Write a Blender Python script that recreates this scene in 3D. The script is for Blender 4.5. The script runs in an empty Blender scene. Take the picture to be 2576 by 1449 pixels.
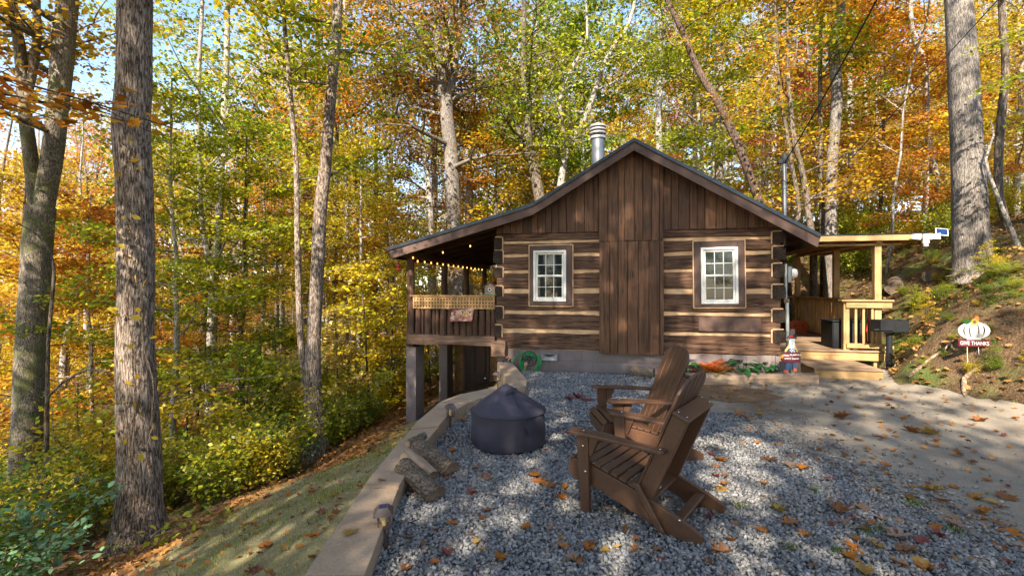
import bpy, math, random
import numpy as np
from mathutils import Vector, Matrix, noise as mnoise

R = math.radians
PI = math.pi
scene = bpy.context.scene
COL = scene.collection
rnd = random.Random(7)
rng = np.random.default_rng(11)

# ------------------------------------------------------------------ camera geometry used to place things on the ground
F, CX, CY, EYE = 1216.0, 1288.0, 724.0, 1.55

def XZ(px, py, d):
    """a point d metres in front of the camera"""
    return Vector(((px - CX) / F * d, d, EYE - (py - CY) / F * d))

# cabin frame
CA = Vector((-0.29, 9.2, 0.0))
CANG = math.atan2(-0.2175, 0.976)
CU = Vector((math.cos(CANG), math.sin(CANG), 0))
CV = Vector((-math.sin(CANG), math.cos(CANG), 0))
def cab(u, v, z=0.0):
    return CA + CU * u + CV * v + Vector((0, 0, z))

# ------------------------------------------------------------------ terrain
def xw(y):
    return np.interp(y, [-3, 2, 5, 5.95, 6.5, 7, 8, 9, 16, 24], [-1.02, -1.0, -1.0, -.87, -.56, -.25, -.1, -.12, .5, 2.5])
def xbank(y):
    return np.interp(y, [-4, 3, 6.1, 7.8, 8.5, 9.4, 14, 17, 30], [9.5, 7.3, 6.5, 6.1, 6.6, 7.25, 8.2, 7.0, 1.5])
def ground(x, y):
    x = np.asarray(x, float); y = np.asarray(y, float)
    dist = xw(y) - x
    dl = np.clip(dist, 0, None)
    left = -0.36 * np.minimum(dl, 3) - (0.03 + 0.065 * np.clip(y - 3.5, 0, 6)) * np.clip(dl / .35, 0, 1) \
        - 2.3 * (1 - np.exp(-np.clip(dl - 3, 0, None) / 8.0)) + 0.07 * np.clip(y - 26, 0, None) * np.clip(dl / 6, 0, 1)
    t = np.clip(x - xbank(y), 0, None)
    hill = 3.25 * (1 - np.exp(-t / 2.5)) + 0.10 * t
    hill = hill + 0.05 * np.clip(y - 16, 0, None) * np.clip((x + 2) / 6, 0, 1)
    z = left + hill
    rough = np.clip(dl - 2.4, 0, 1.5) / 1.5 + np.clip(t - .15, 0, 1)
    z = z + rough * (0.07 * np.sin(x * 1.7 + y * .6) * np.cos(y * 1.3 - x * .4) + 0.04 * np.sin(x * 4.1 - y * 2.7) * np.sin(y * 3.9 + x))
    return z
def gz(x, y):
    return float(ground(x, y))
def hit(px, py, extra=0.0):
    """where the sight line through a picture point meets the ground"""
    a = (px - CX) / F; b = (py - CY) / F
    prev = 1.0; d = 1.0
    while d < 80:
        if EYE - b * d <= gz(a * d, d) + extra:
            break
        prev = d; d += .1
    lo, hi = prev, d
    for _ in range(20):
        m = (lo + hi) / 2
        if EYE - b * m <= gz(a * m, m) + extra: hi = m
        else: lo = m
    return Vector((a * hi, hi, gz(a * hi, hi)))

# ------------------------------------------------------------------ objects
def setp(o, label=None, cat=None, group=None, kind=None):
    if label: o['label'] = label
    if cat: o['category'] = cat
    if group: o['group'] = group
    if kind: o['kind'] = kind
    return o
def link(o):
    COL.objects.link(o); return o
def thing(name, label, cat, loc=(0, 0, 0), rotz=0.0, group=None):
    o = bpy.data.objects.new(name, None)
    o.empty_display_size = .1
    link(o); o.location = loc; o.rotation_euler = (0, 0, rotz)
    return setp(o, label, cat, group)
def empty_part(name, parent):
    o = bpy.data.objects.new(name, None); link(o); o.parent = parent; return o

class MB:
    def __init__(s): s.v = []; s.f = []
    def add(s, vs, fs, mat=None):
        n = len(s.v)
        if mat is not None: vs = [mat @ Vector(p) for p in vs]
        s.v.extend([tuple(p) for p in vs]); s.f.extend([tuple(i + n for i in f) for f in fs]); return s
    def box(s, x0, x1, y0, y1, z0, z1, mat=None):
        vs = [(x0, y0, z0), (x1, y0, z0), (x1, y1, z0), (x0, y1, z0), (x0, y0, z1), (x1, y0, z1), (x1, y1, z1), (x0, y1, z1)]
        fs = [(0, 3, 2, 1), (4, 5, 6, 7), (0, 1, 5, 4), (1, 2, 6, 5), (2, 3, 7, 6), (3, 0, 4, 7)]
        return s.add(vs, fs, mat)
    def rbox(s, x0, x1, y0, y1, z0, z1, b=.006, mat=None):
        """box with chamfered edges"""
        if min(x1 - x0, y1 - y0, z1 - z0) < 2.2 * b: b = min(x1 - x0, y1 - y0, z1 - z0) / 3
        vs = []; 
        for X, sx in ((x0, 1), (x1, -1)):
            for Y, sy in ((y0, 1), (y1, -1)):
                for Z, sz in ((z0, 1), (z1, -1)):
                    vs += [(X, Y + sy * b, Z + sz * b), (X + sx * b, Y, Z + sz * b), (X + sx * b, Y + sy * b, Z)]
        I = lambda i, j, k, c: ((i * 2 + j) * 2 + k) * 3 + c
        fs = []
        for i in (0, 1):
            q = [I(i, 0, 0, 0), I(i, 1, 0, 0), I(i, 1, 1, 0), I(i, 0, 1, 0)]; fs.append(q if i else q[::-1])
            q = [I(0, i, 0, 1), I(1, i, 0, 1), I(1, i, 1, 1), I(0, i, 1, 1)]; fs.append(q[::-1] if i else q)
            q = [I(0, 0, i, 2), I(1, 0, i, 2), I(1, 1, i, 2), I(0, 1, i, 2)]; fs.append(q if i else q[::-1])
        for i in (0, 1):
            for j in (0, 1):
                fs.append([I(i, j, 0, 0), I(i, j, 1, 0), I(i, j, 1, 1), I(i, j, 0, 1)])
                fs.append([I(i, 0, j, 0), I(i, 1, j, 0), I(i, 1, j, 2), I(i, 0, j, 2)])
                fs.append([I(0, i, j, 1), I(1, i, j, 1), I(1, i, j, 2), I(0, i, j, 2)])
                for k in (0, 1): fs.append([I(i, j, k, 0), I(i, j, k, 1), I(i, j, k, 2)])
        return s.add(vs, fs, mat)
    def prism(s, pts, y0, y1, mat=None, axis='y'):
        """polygon (a,b) extruded along an axis"""
        n = len(pts)
        if axis == 'y': mk = lambda a, b, t: (a, t, b)
        elif axis == 'x': mk = lambda a, b, t: (t, a, b)
        else: mk = lambda a, b, t: (a, b, t)
        vs = [mk(a, b, y0) for a, b in pts] + [mk(a, b, y1) for a, b in pts]
        fs = [tuple(range(n)), tuple(range(2 * n - 1, n - 1, -1))] + [(i, i + n, (i + 1) % n + n, (i + 1) % n) for i in range(n)]
        return s.add(vs, fs, mat)
    def tube(s, pts, rad, seg=8, caps=True, mat=None, wob=0, seed=0):
        pts = [Vector(p) for p in pts]; n = len(pts)
        if not hasattr(rad, '__len__'): rad = [rad] * n
        vs = []; fs = []
        up = Vector((0, 0, 1)); prevx = None
        for i, p in enumerate(pts):
            t = (pts[min(i + 1, n - 1)] - pts[max(i - 1, 0)])
            if t.length < 1e-9: t = Vector((0, 0, 1))
            t.normalize()
            if prevx is None:
                ref = Vector((1, 0, 0)) if abs(t.x) < .9 else Vector((0, 1, 0))
                x = (ref - t * ref.dot(t)).normalized()
            else:
                x = (prevx - t * prevx.dot(t)); x = x.normalized() if x.length > 1e-6 else Vector((1, 0, 0))
            prevx = x; y = t.cross(x)
            for k in range(seg):
                a = 2 * PI * k / seg
                r = rad[i]
                if wob: r *= 1 + wob * mnoise.noise(Vector((math.cos(a) * 1.3 + seed, math.sin(a) * 1.3, p.z * .8 + p.x)))
                vs.append(p + (x * math.cos(a) + y * math.sin(a)) * r)
        for i in range(n - 1):
            for k in range(seg):
                k2 = (k + 1) % seg
                fs.append((i * seg + k, i * seg + k2, (i + 1) * seg + k2, (i + 1) * seg + k))
        if caps:
            fs.append(tuple(range(seg - 1, -1, -1))); fs.append(tuple((n - 1) * seg + k for k in range(seg)))
        return s.add(vs, fs, mat)
    def lathe(s, prof, seg=24, c=(0, 0, 0), mat=None):
        vs = []; fs = []; n = len(prof)
        for r, z in prof:
            for k in range(seg):
                a = 2 * PI * k / seg
                vs.append((c[0] + r * math.cos(a), c[1] + r * math.sin(a), c[2] + z))
        for i in range(n - 1):
            for k in range(seg):
                k2 = (k + 1) % seg
                fs.append((i * seg + k, i * seg + k2, (i + 1) * seg + k2, (i + 1) * seg + k))
        fs.append(tuple(range(seg - 1, -1, -1))); fs.append(tuple((n - 1) * seg + k for k in range(seg)))
        return s.add(vs, fs, mat)
    def roughlog(s, x0, x1, y0, y1, z0, z1, seed=0, amp=.008, nx=None, axis='x', mat=None):
        """hewn timber along x: subdivided box with an uneven skin"""
        L = x1 - x0; nx = nx or max(4, int(L / .12)); prof = []
        b = .012
        for a in range(5): prof.append((y0, z0 + b + (z1 - z0 - 2 * b) * a / 4))
        for a in range(1, 4): prof.append((y0 + b + (y1 - y0 - 2 * b) * a / 4, z1))
        for a in range(5): prof.append((y1, z1 - b - (z1 - z0 - 2 * b) * a / 4))
        for a in range(1, 4): prof.append((y1 - b - (y1 - y0 - 2 * b) * a / 4, z0))
        n = len(prof); vs = []; fs = []
        cy, cz = (y0 + y1) / 2, (z0 + z1) / 2
        for i in range(nx + 1):
            x = x0 + L * i / nx
            for (y, z) in prof:
                q = mnoise.noise(Vector((x * 2.2 + seed * 7.1, y * 9, z * 9))) + .5 * mnoise.noise(Vector((x * 6 + seed * 3.1, y * 25, z * 25)))
                dy, dz = (1 if y > cy else -1), (z - cz) / max(z1 - z0, .01) * 2
                vs.append((x, y + dy * q * amp, z + dz * q * amp * 1.3))
        for i in range(nx):
            for k in range(n):
                k2 = (k + 1) % n
                fs.append((i * n + k, (i + 1) * n + k, (i + 1) * n + k2, i * n + k2))
        fs.append(tuple(range(n))); fs.append(tuple(nx * n + k for k in range(n - 1, -1, -1)))
        if axis == 'y': vs = [(v[1], v[0], v[2]) for v in vs]
        if axis == 'z': vs = [(v[2], v[1], v[0]) for v in vs]
        return s.add(vs, fs, mat)
    def build(s, name, mat, parent=None, smooth=False, label=None):
        me = bpy.data.meshes.new(name); me.from_pydata(s.v, [], s.f)
        import bmesh
        bm = bmesh.new(); bm.from_mesh(me); bmesh.ops.recalc_face_normals(bm, faces=bm.faces); bm.to_mesh(me); bm.free()
        if smooth:
            for p in me.polygons: p.use_smooth = True
            if smooth == 'auto':
                try: me.set_sharp_from_angle(angle=R(40))
                except Exception: pass
        me.materials.append(mat)
        o = bpy.data.objects.new(name, me); link(o)
        if parent is not None: o.parent = parent
        if label: o['label'] = label
        return o

def fastmesh(name, V, nper, mat, parent=None, colidx=None):
    """V: (N, nper, 3) array, one polygon each"""
    N = V.shape[0]
    me = bpy.data.meshes.new(name)
    me.vertices.add(N * nper); me.vertices.foreach_set('co', V.reshape(-1).astype(np.float32))
    me.loops.add(N * nper); me.loops.foreach_set('vertex_index', np.arange(N * nper, dtype=np.int32))
    me.polygons.add(N); me.polygons.foreach_set('loop_start', np.arange(0, N * nper, nper, dtype=np.int32))
    me.polygons.foreach_set('loop_total', np.full(N, nper, dtype=np.int32))
    me.update(calc_edges=True)
    if mat: me.materials.append(mat)
    o = bpy.data.objects.new(name, me); link(o)
    if parent is not None: o.parent = parent
    return o

def dup(o, parent=None):
    c = o.copy(); link(c); c.parent = parent
    for ch in list(o.children): dup(ch, c)
    return c

# ------------------------------------------------------------------ materials
def newmat(name):
    m = bpy.data.materials.new(name); m.use_nodes = True
    nt = m.node_tree; nt.nodes.clear()
    out = nt.nodes.new('ShaderNodeOutputMaterial')
    return m, nt, out
def N(nt, typ, **kw):
    n = nt.nodes.new(typ)
    for k, v in kw.items():
        if k in n.inputs.keys(): n.inputs[k].default_value = v
        else: setattr(n, k, v)
    return n
def L(nt, a, b): nt.links.new(a, b)
def ramp(nt, stops, interp='LINEAR'):
    r = nt.nodes.new('ShaderNodeValToRGB'); r.color_ramp.interpolation = interp
    e = r.color_ramp.elements
    while len(e) < len(stops): e.new(.5)
    for i, (p, c) in enumerate(stops):
        e[i].position = p; e[i].color = (c[0], c[1], c[2], 1)
    return r
def texco(nt, scale, which='Object', loc=(0, 0, 0)):
    tc = nt.nodes.new('ShaderNodeTexCoord'); mp = nt.nodes.new('ShaderNodeMapping')
    mp.inputs['Scale'].default_value = scale; mp.inputs['Location'].default_value = loc
    L(nt, tc.outputs[which], mp.inputs['Vector']); return mp.outputs['Vector']
def island_shift(nt, vec, amt=13.0):
    g = nt.nodes.new('ShaderNodeNewGeometry'); m = N(nt, 'ShaderNodeVectorMath', operation='SCALE')
    c = N(nt, 'ShaderNodeCombineXYZ'); 
    for k in 'XYZ': L(nt, g.outputs['Random Per Island'], c.inputs[k])
    L(nt, c.outputs[0], m.inputs[0]); m.inputs['Scale'].default_value = amt
    a = N(nt, 'ShaderNodeVectorMath', operation='ADD'); L(nt, vec, a.inputs[0]); L(nt, m.outputs[0], a.inputs[1])
    return a.outputs[0], g.outputs['Random Per Island']
def bump(nt, height, strength, dist, bsdf):
    b = nt.nodes.new('ShaderNodeBump'); b.inputs['Strength'].default_value = strength; b.inputs['Distance'].default_value = dist
    L(nt, height, b.inputs['Height']); L(nt, b.outputs[0], bsdf.inputs['Normal'])
def M_wood(name, dark, light, scale=(2, 30, 30), rough=.75, knots=False, bstr=.5, islandvar=.35, patch=None, spec=.3, cracks=None):
    m, nt, out = newmat(name)
    bs = N(nt, 'ShaderNodeBsdfPrincipled', Roughness=rough); bs.inputs['Specular IOR Level'].default_value = spec
    v, ri = island_shift(nt, texco(nt, scale))
    n1 = N(nt, 'ShaderNodeTexNoise', Scale=1.0, Detail=9.0, Roughness=.65, Distortion=.6); L(nt, v, n1.inputs['Vector'])
    r = ramp(nt, [(.28, dark), (.5, [(a + b) / 2 for a, b in zip(dark, light)]), (.72, light)]); L(nt, n1.outputs['Fac'], r.inputs[0])
    col = r.outputs[0]
    v2, _ = island_shift(nt, texco(nt, (1.7, 1.7, 1.7)), 5)
    n2 = N(nt, 'ShaderNodeTexNoise', Scale=1.6, Detail=4.0); L(nt, v2, n2.inputs['Vector'])
    mr = N(nt, 'ShaderNodeMapRange'); mr.inputs['From Min'].default_value = .3; mr.inputs['From Max'].default_value = .7
    mr.inputs['To Min'].default_value = .7; mr.inputs['To Max'].default_value = 1.3; L(nt, n2.outputs['Fac'], mr.inputs[0])
    mi = N(nt, 'ShaderNodeMapRange'); mi.inputs['To Min'].default_value = 1 - islandvar; mi.inputs['To Max'].default_value = 1 + islandvar; L(nt, ri, mi.inputs[0])
    mu = N(nt, 'ShaderNodeMath', operation='MULTIPLY'); L(nt, mr.outputs[0], mu.inputs[0]); L(nt, mi.outputs[0], mu.inputs[1])
    vm = N(nt, 'ShaderNodeVectorMath', operation='SCALE'); L(nt, col, vm.inputs[0]); L(nt, mu.outputs[0], vm.inputs['Scale'])
    col = vm.outputs[0]
    if knots:
        vo = N(nt, 'ShaderNodeTexVoronoi', Scale=1.0, Randomness=1.0); 
        v3, _ = island_shift(nt, texco(nt, knots), 9); L(nt, v3, vo.inputs['Vector'])
        kr = ramp(nt, [(.06, (.25, .25, .25)), (.16, (1, 1, 1))]); L(nt, vo.outputs['Distance'], kr.inputs[0])
        mx = N(nt, 'ShaderNodeMix', data_type='RGBA', blend_type='MULTIPLY'); mx.inputs[0].default_value = .8
        L(nt, col, mx.inputs[6]); L(nt, kr.outputs[0], mx.inputs[7]); col = mx.outputs[2]
    hgt = n1.outputs['Fac']
    if cracks:
        v5, _ = island_shift(nt, texco(nt, cracks), 3)
        n5 = N(nt, 'ShaderNodeTexNoise', Scale=1.0, Detail=3.0, Distortion=.4); L(nt, v5, n5.inputs['Vector'])
        cr = ramp(nt, [(.40, (1, 1, 1)), (.455, (.15, .12, .1)), (.47, (.15, .12, .1)), (.50, (1, 1, 1))]); L(nt, n5.outputs['Fac'], cr.inputs[0])
        mx = N(nt, 'ShaderNodeMix', data_type='RGBA', blend_type='MULTIPLY'); mx.inputs[0].default_value = .75
        L(nt, col, mx.inputs[6]); L(nt, cr.outputs[0], mx.inputs[7]); col = mx.outputs[2]
    L(nt, col, bs.inputs['Base Color'])
    if bstr: bump(nt, hgt, bstr, .02, bs)
    L(nt, bs.outputs[0], out.inputs[0]); return m
def M_plain(name, c, rough=.6, metal=0, noise=.12, nscale=12, spec=.5, bstr=.0, coat=0):
    m, nt, out = newmat(name)
    bs = N(nt, 'ShaderNodeBsdfPrincipled', Roughness=rough, Metallic=metal); bs.inputs['Specular IOR Level'].default_value = spec
    n1 = N(nt, 'ShaderNodeTexNoise', Scale=nscale, Detail=6.0, Roughness=.6); L(nt, texco(nt, (1, 1, 1)), n1.inputs['Vector'])
    r = ramp(nt, [(.3, [x * (1 - noise) for x in c]), (.7, [min(1, x * (1 + noise)) for x in c])]); L(nt, n1.outputs['Fac'], r.inputs[0])
    L(nt, r.outputs[0], bs.inputs['Base Color'])
    if bstr: bump(nt, n1.outputs['Fac'], bstr, .01, bs)
    L(nt, bs.outputs[0], out.inputs[0]); return m
def M_leaf(name, cols, trans=.45, vein=0.0, gloss=.03):
    m, nt, out = newmat(name)
    g = nt.nodes.new('ShaderNodeNewGeometry'); oi = nt.nodes.new('ShaderNodeObjectInfo')
    n1 = N(nt, 'ShaderNodeTexNoise', Scale=.55, Detail=3.0); L(nt, texco(nt, (1, 1, 1)), n1.inputs['Vector'])
    a = N(nt, 'ShaderNodeMath', operation='MULTIPLY_ADD'); L(nt, g.outputs['Random Per Island'], a.inputs[0]); a.inputs[1].default_value = .5
    b = N(nt, 'ShaderNodeMapRange'); b.inputs['From Min'].default_value = .3; b.inputs['From Max'].default_value = .7
    b.inputs['To Min'].default_value = 0; b.inputs['To Max'].default_value = .38; L(nt, n1.outputs['Fac'], b.inputs[0]); L(nt, b.outputs[0], a.inputs[2])
    c = N(nt, 'ShaderNodeMath', operation='MULTIPLY_ADD'); L(nt, oi.outputs['Random'], c.inputs[0]); c.inputs[1].default_value = .12; L(nt, a.outputs[0], c.inputs[2])
    r = ramp(nt, [(i / (len(cols) - 1), q) for i, q in enumerate(cols)]); L(nt, c.outputs[0], r.inputs[0])
    h = N(nt, 'ShaderNodeMath', operation='MULTIPLY'); L(nt, g.outputs['Random Per Island'], h.inputs[0]); h.inputs[1].default_value = 7.31
    fr = N(nt, 'ShaderNodeMath', operation='FRACT'); L(nt, h.outputs[0], fr.inputs[0])
    mv = N(nt, 'ShaderNodeMapRange'); mv.inputs['To Min'].default_value = .38; mv.inputs['To Max'].default_value = 1.35; L(nt, fr.outputs[0], mv.inputs[0])
    sc = N(nt, 'ShaderNodeVectorMath', operation='SCALE'); L(nt, r.outputs[0], sc.inputs[0]); L(nt, mv.outputs[0], sc.inputs['Scale'])
    d = N(nt, 'ShaderNodeBsdfDiffuse'); t = N(nt, 'ShaderNodeBsdfTranslucent'); gl = N(nt, 'ShaderNodeBsdfGlossy', Roughness=.45)
    L(nt, sc.outputs[0], d.inputs[0]); L(nt, sc.outputs[0], t.inputs[0])
    m1 = N(nt, 'ShaderNodeMixShader'); m1.inputs[0].default_value = trans; L(nt, d.outputs[0], m1.inputs[1]); L(nt, t.outputs[0], m1.inputs[2])
    m2 = N(nt, 'ShaderNodeMixShader'); m2.inputs[0].default_value = gloss; L(nt, m1.outputs[0], m2.inputs[1]); L(nt, gl.outputs[0], m2.inputs[2])
    L(nt, m2.outputs[0], out.inputs[0]); return m
def M_bark(name, dark, light, sx=26, sz=5, moss=None, bstr=.8):
    m, nt, out = newmat(name)
    bs = N(nt, 'ShaderNodeBsdfPrincipled', Roughness=.92); bs.inputs['Specular IOR Level'].default_value = .15
    v = texco(nt, (sx, sx, sz))
    nd = N(nt, 'ShaderNodeTexNoise', Scale=.7, Detail=5.0); L(nt, v, nd.inputs['Vector'])
    ad = N(nt, 'ShaderNodeVectorMath', operation='MULTIPLY_ADD'); L(nt, nd.outputs['Color'], ad.inputs[0]); ad.inputs[1].default_value = (3.4, 3.4, 3.4); L(nt, v, ad.inputs[2])
    vo = N(nt, 'ShaderNodeTexVoronoi', Scale=1.0, feature='DISTANCE_TO_EDGE'); L(nt, ad.outputs[0], vo.inputs['Vector'])
    n1 = N(nt, 'ShaderNodeTexNoise', Scale=1.5, Detail=8.0, Roughness=.7); L(nt, v, n1.inputs['Vector'])
    mu = N(nt, 'ShaderNodeMath', operation='MULTIPLY_ADD'); L(nt, n1.outputs['Fac'], mu.inputs[0]); mu.inputs[1].default_value = .95
    mm = N(nt, 'ShaderNodeMath', operation='MINIMUM'); L(nt, vo.outputs['Distance'], mm.inputs[0]); mm.inputs[1].default_value = .16; L(nt, mm.outputs[0], mu.inputs[2])
    r = ramp(nt, [(.36, [x * .4 for x in dark]), (.50, dark), (.70, light)]); L(nt, mu.outputs[0], r.inputs[0])
    n3 = N(nt, 'ShaderNodeTexNoise', Scale=1.1, Detail=5.0); L(nt, texco(nt, (1, 1, 1)), n3.inputs['Vector'])
    r3 = ramp(nt, [(.35, (.72, .7, .68)), (.62, (1.2, 1.2, 1.18))]); L(nt, n3.outputs['Fac'], r3.inputs[0])
    mx = N(nt, 'ShaderNodeMix', data_type='RGBA', blend_type='MULTIPLY'); mx.inputs[0].default_value = 1
    L(nt, r.outputs[0], mx.inputs[6]); L(nt, r3.outputs[0], mx.inputs[7]); col = mx.outputs[2]
    if moss:
        n4 = N(nt, 'ShaderNodeTexNoise', Scale=2.3, Detail=6.0); L(nt, texco(nt, (1, 1, 1), loc=(4, 2, 1)), n4.inputs['Vector'])
        r4 = ramp(nt, [(.52, (0, 0, 0)), (.66, (.7, .7, .7))]); L(nt, n4.outputs['Fac'], r4.inputs[0])
        m4 = N(nt, 'ShaderNodeMix', data_type='RGBA'); L(nt, r4.outputs[0], m4.inputs[0]); L(nt, col, m4.inputs[6]); m4.inputs[7].default_value = (*moss, 1); col = m4.outputs[2]
    L(nt, col, bs.inputs['Base Color']); bump(nt, mu.outputs[0], bstr, .03, bs)
    L(nt, bs.outputs[0], out.inputs[0]); return m
def M_ground(name, stops, s1=1.5, s2=40, bstr=.5, bdist=.03, rough=.95, fine=.5, mixcol=None, mixs=.6, mr=(.5, .62), speck=None):
    m, nt, out = newmat(name)
    bs = N(nt, 'ShaderNodeBsdfPrincipled', Roughness=rough); bs.inputs['Specular IOR Level'].default_value = .15
    v = texco(nt, (1, 1, 1))
    n1 = N(nt, 'ShaderNodeTexNoise', Scale=s1, Detail=9.0, Roughness=.7); L(nt, v, n1.inputs['Vector'])
    n2 = N(nt, 'ShaderNodeTexNoise', Scale=s2, Detail=5.0, Roughness=.7); L(nt, v, n2.inputs['Vector'])
    mx = N(nt, 'ShaderNodeMix'); mx.inputs[0].default_value = fine; L(nt, n1.outputs['Fac'], mx.inputs[2]); L(nt, n2.outputs['Fac'], mx.inputs[3])
    r = ramp(nt, stops); L(nt, mx.outputs[0], r.inputs[0]); col = r.outputs[0]
    if mixcol:
        n3 = N(nt, 'ShaderNodeTexNoise', Scale=mixs, Detail=7.0, Roughness=.65); L(nt, texco(nt, (1, 1, 1), loc=(7, 3, 0)), n3.inputs['Vector'])
        r3 = ramp(nt, [(mr[0], (0, 0, 0)), (mr[1], (1, 1, 1))]); L(nt, n3.outputs['Fac'], r3.inputs[0])
        m3 = N(nt, 'ShaderNodeMix', data_type='RGBA'); L(nt, r3.outputs[0], m3.inputs[0]); L(nt, col, m3.inputs[6]); m3.inputs[7].default_value = (*mixcol, 1); col = m3.outputs[2]
    if speck:
        vo = N(nt, 'ShaderNodeTexVoronoi', Scale=speck[0]); L(nt, v, vo.inputs['Vector'])
        bw = N(nt, 'ShaderNodeSeparateColor'); L(nt, vo.outputs['Color'], bw.inputs[0])
        r5 = ramp(nt, speck[1]); L(nt, bw.outputs[0], r5.inputs[0])
        m5 = N(nt, 'ShaderNodeMix', data_type='RGBA', blend_type='MULTIPLY'); m5.inputs[0].default_value = 1; L(nt, col, m5.inputs[6]); L(nt, r5.outputs[0], m5.inputs[7]); col = m5.outputs[2]
    L(nt, col, bs.inputs['Base Color']); bump(nt, mx.outputs[0], bstr, bdist, bs)
    L(nt, bs.outputs[0], out.inputs[0]); return m
def M_glass(name, tint=(.02, .025, .025)):
    m, nt, out = newmat(name)
    bs = N(nt, 'ShaderNodeBsdfPrincipled', Roughness=.03); bs.inputs['Base Color'].default_value = (*tint, 1)
    bs.inputs['Specular IOR Level'].default_value = .42; bs.inputs['IOR'].default_value = 1.5
    L(nt, bs.outputs[0], out.inputs[0]); return m
def M_emit(name, c, s):
    m, nt, out = newmat(name); e = N(nt, 'ShaderNodeEmission', Strength=s); e.inputs[0].default_value = (*c, 1); L(nt, e.outputs[0], out.inputs[0]); return m
def M_island(name, stops, rough=.8, bstr=0, bscale=60):
    m, nt, out = newmat(name)
    bs = N(nt, 'ShaderNodeBsdfPrincipled', Roughness=rough); bs.inputs['Specular IOR Level'].default_value = .3
    g = nt.nodes.new('ShaderNodeNewGeometry'); r = ramp(nt, stops); L(nt, g.outputs['Random Per Island'], r.inputs[0]); L(nt, r.outputs[0], bs.inputs['Base Color'])
    if bstr:
        n = N(nt, 'ShaderNodeTexNoise', Scale=bscale, Detail=4.0); L(nt, texco(nt, (1, 1, 1)), n.inputs['Vector']); bump(nt, n.outputs['Fac'], bstr, .01, bs)
    L(nt, bs.outputs[0], out.inputs[0]); return m

W = {}
W['log'] = M_wood('hewn_log_wood', (.026, .013, .007), (.245, .128, .074), (2.2, 46, 40), .8, bstr=1, islandvar=.2, cracks=(.9, 16, 16))
W['logend'] = M_wood('log_end_grain', (.012, .008, .006), (.07, .045, .03), (40, 10, 40), .9, bstr=1)
W['chink'] = M_plain('tan_chinking', (.66, .42, .23), .9, noise=.25, nscale=5, bstr=.5)
W['board'] = M_wood('dark_stained_board', (.028, .013, .006), (.205, .092, .043), (34, 34, 1.5), .55, knots=(9, 9, 1.9), bstr=.5, islandvar=.3)
W['trim'] = M_wood('brown_painted_trim', (.085, .048, .036), (.13, .075, .056), (6, 40, 6), .55, bstr=.15, islandvar=.06)
W['rafter'] = M_wood('porch_rafter_wood', (.025, .012, .006), (.10, .05, .024), (3, 30, 30), .8, bstr=.5)
W['post'] = M_wood('porch_post_wood', (.035, .017, .010), (.14, .075, .045), (34, 34, 1.8), .8, bstr=.7, islandvar=.2)
W['beam'] = M_wood('weathered_beam_wood', (.07, .035, .02), (.28, .17, .11), (2, 30, 26), .85, bstr=.8)
W['lattice'] = M_wood('yellow_lattice_wood', (.36, .19, .07), (.62, .37, .16), (8, 8, 8), .7, bstr=.1, islandvar=.1)
W['pine'] = M_wood('treated_pine', (.27, .16, .065), (.52, .34, .15), (26, 26, 1.6), .7, knots=(7, 7, 1.5), bstr=.2, islandvar=.12)
W['pineh'] = M_wood('treated_pine_board', (.27, .16, .065), (.52, .34, .15), (1.6, 26, 26), .7, knots=(1.5, 7, 7), bstr=.2, islandvar=.12)
W['deck'] = M_wood('deck_board', (.16, .10, .06), (.34, .23, .14), (1.5, 30, 30), .75, bstr=.25, islandvar=.15)
W['timber'] = M_wood('weathered_timber', (.16, .10, .06), (.42, .30, .20), (2, 24, 24), .9, bstr=.8)
W['osb'] = M_wood('strand_board', (.17, .085, .035), (.34, .19, .085), (14, 14, 14), .85, bstr=.2)
W['door'] = M_wood('dark_brown_door', (.030, .013, .008), (.062, .028, .017), (14, 14, 2), .45, bstr=.1)
W['block'] = M_plain('painted_block', (.20, .155, .14), .85, noise=.14, nscale=5, bstr=.25)
W['cream'] = M_plain('cream_window_vinyl', (.78, .74, .66), .4, noise=.03)
W['glass'] = M_glass('window_glass')
W['shingle'] = M_ground('dark_shingles', [(.35, (.010, .011, .013)), (.65, (.034, .036, .040))], 6, 90, .5, .01, rough=.6, fine=.6)
W['drip'] = M_plain('dark_drip_edge', (.05, .06, .075), .25, metal=.7, noise=.1)
W['steel'] = M_plain('galvanised_steel', (.26, .265, .28), .42, metal=.85, noise=.18, nscale=4)
W['white'] = M_plain('white_plastic', (.74, .73, .70), .45, noise=.04)
W['black'] = M_plain('black_iron', (.018, .018, .02), .5, noise=.3)
W['bin'] = M_plain('black_plastic', (.018, .019, .021), .6, noise=.15, spec=.2)
W['chair'] = M_plain('brown_poly_lumber', (.098, .047, .025), .42, noise=.16, nscale=60, spec=.45, bstr=.05)
W['screw'] = M_plain('steel_bolt', (.6, .58, .55), .25, metal=1.0)
W['cover'] = M_plain('purple_grey_cover_cloth', (.042, .036, .052), .8, noise=.3, nscale=4, bstr=.5)
W['cap'] = M_ground('wall_cap_stone', [(.3, (.27, .18, .11)), (.5, (.40, .28, .18)), (.7, (.52, .39, .27))], 2.0, 70, .35, .01, fine=.5)
W['conc'] = M_ground('driveway_concrete', [(.3, (.16, .125, .09)), (.5, (.30, .25, .185)), (.7, (.42, .36, .28))], 1.1, 110, .5, .008, fine=.55,
                     mixcol=(.15, .085, .04), mixs=.35, mr=(.56, .7), speck=(260, [(0, (.75, .75, .75)), (.8, (1, 1, 1)), (1, (1.35, 1.35, 1.35))]))
W['gravelbase'] = M_ground('gravel_bed', [(.3, (.05, .053, .06)), (.5, (.11, .118, .13)), (.7, (.20, .21, .225))], 14, 120, 1, .02, fine=.7,
                     speck=(90, [(0, (.45, .45, .45)), (1, (1.4, 1.4, 1.4))]))
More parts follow.
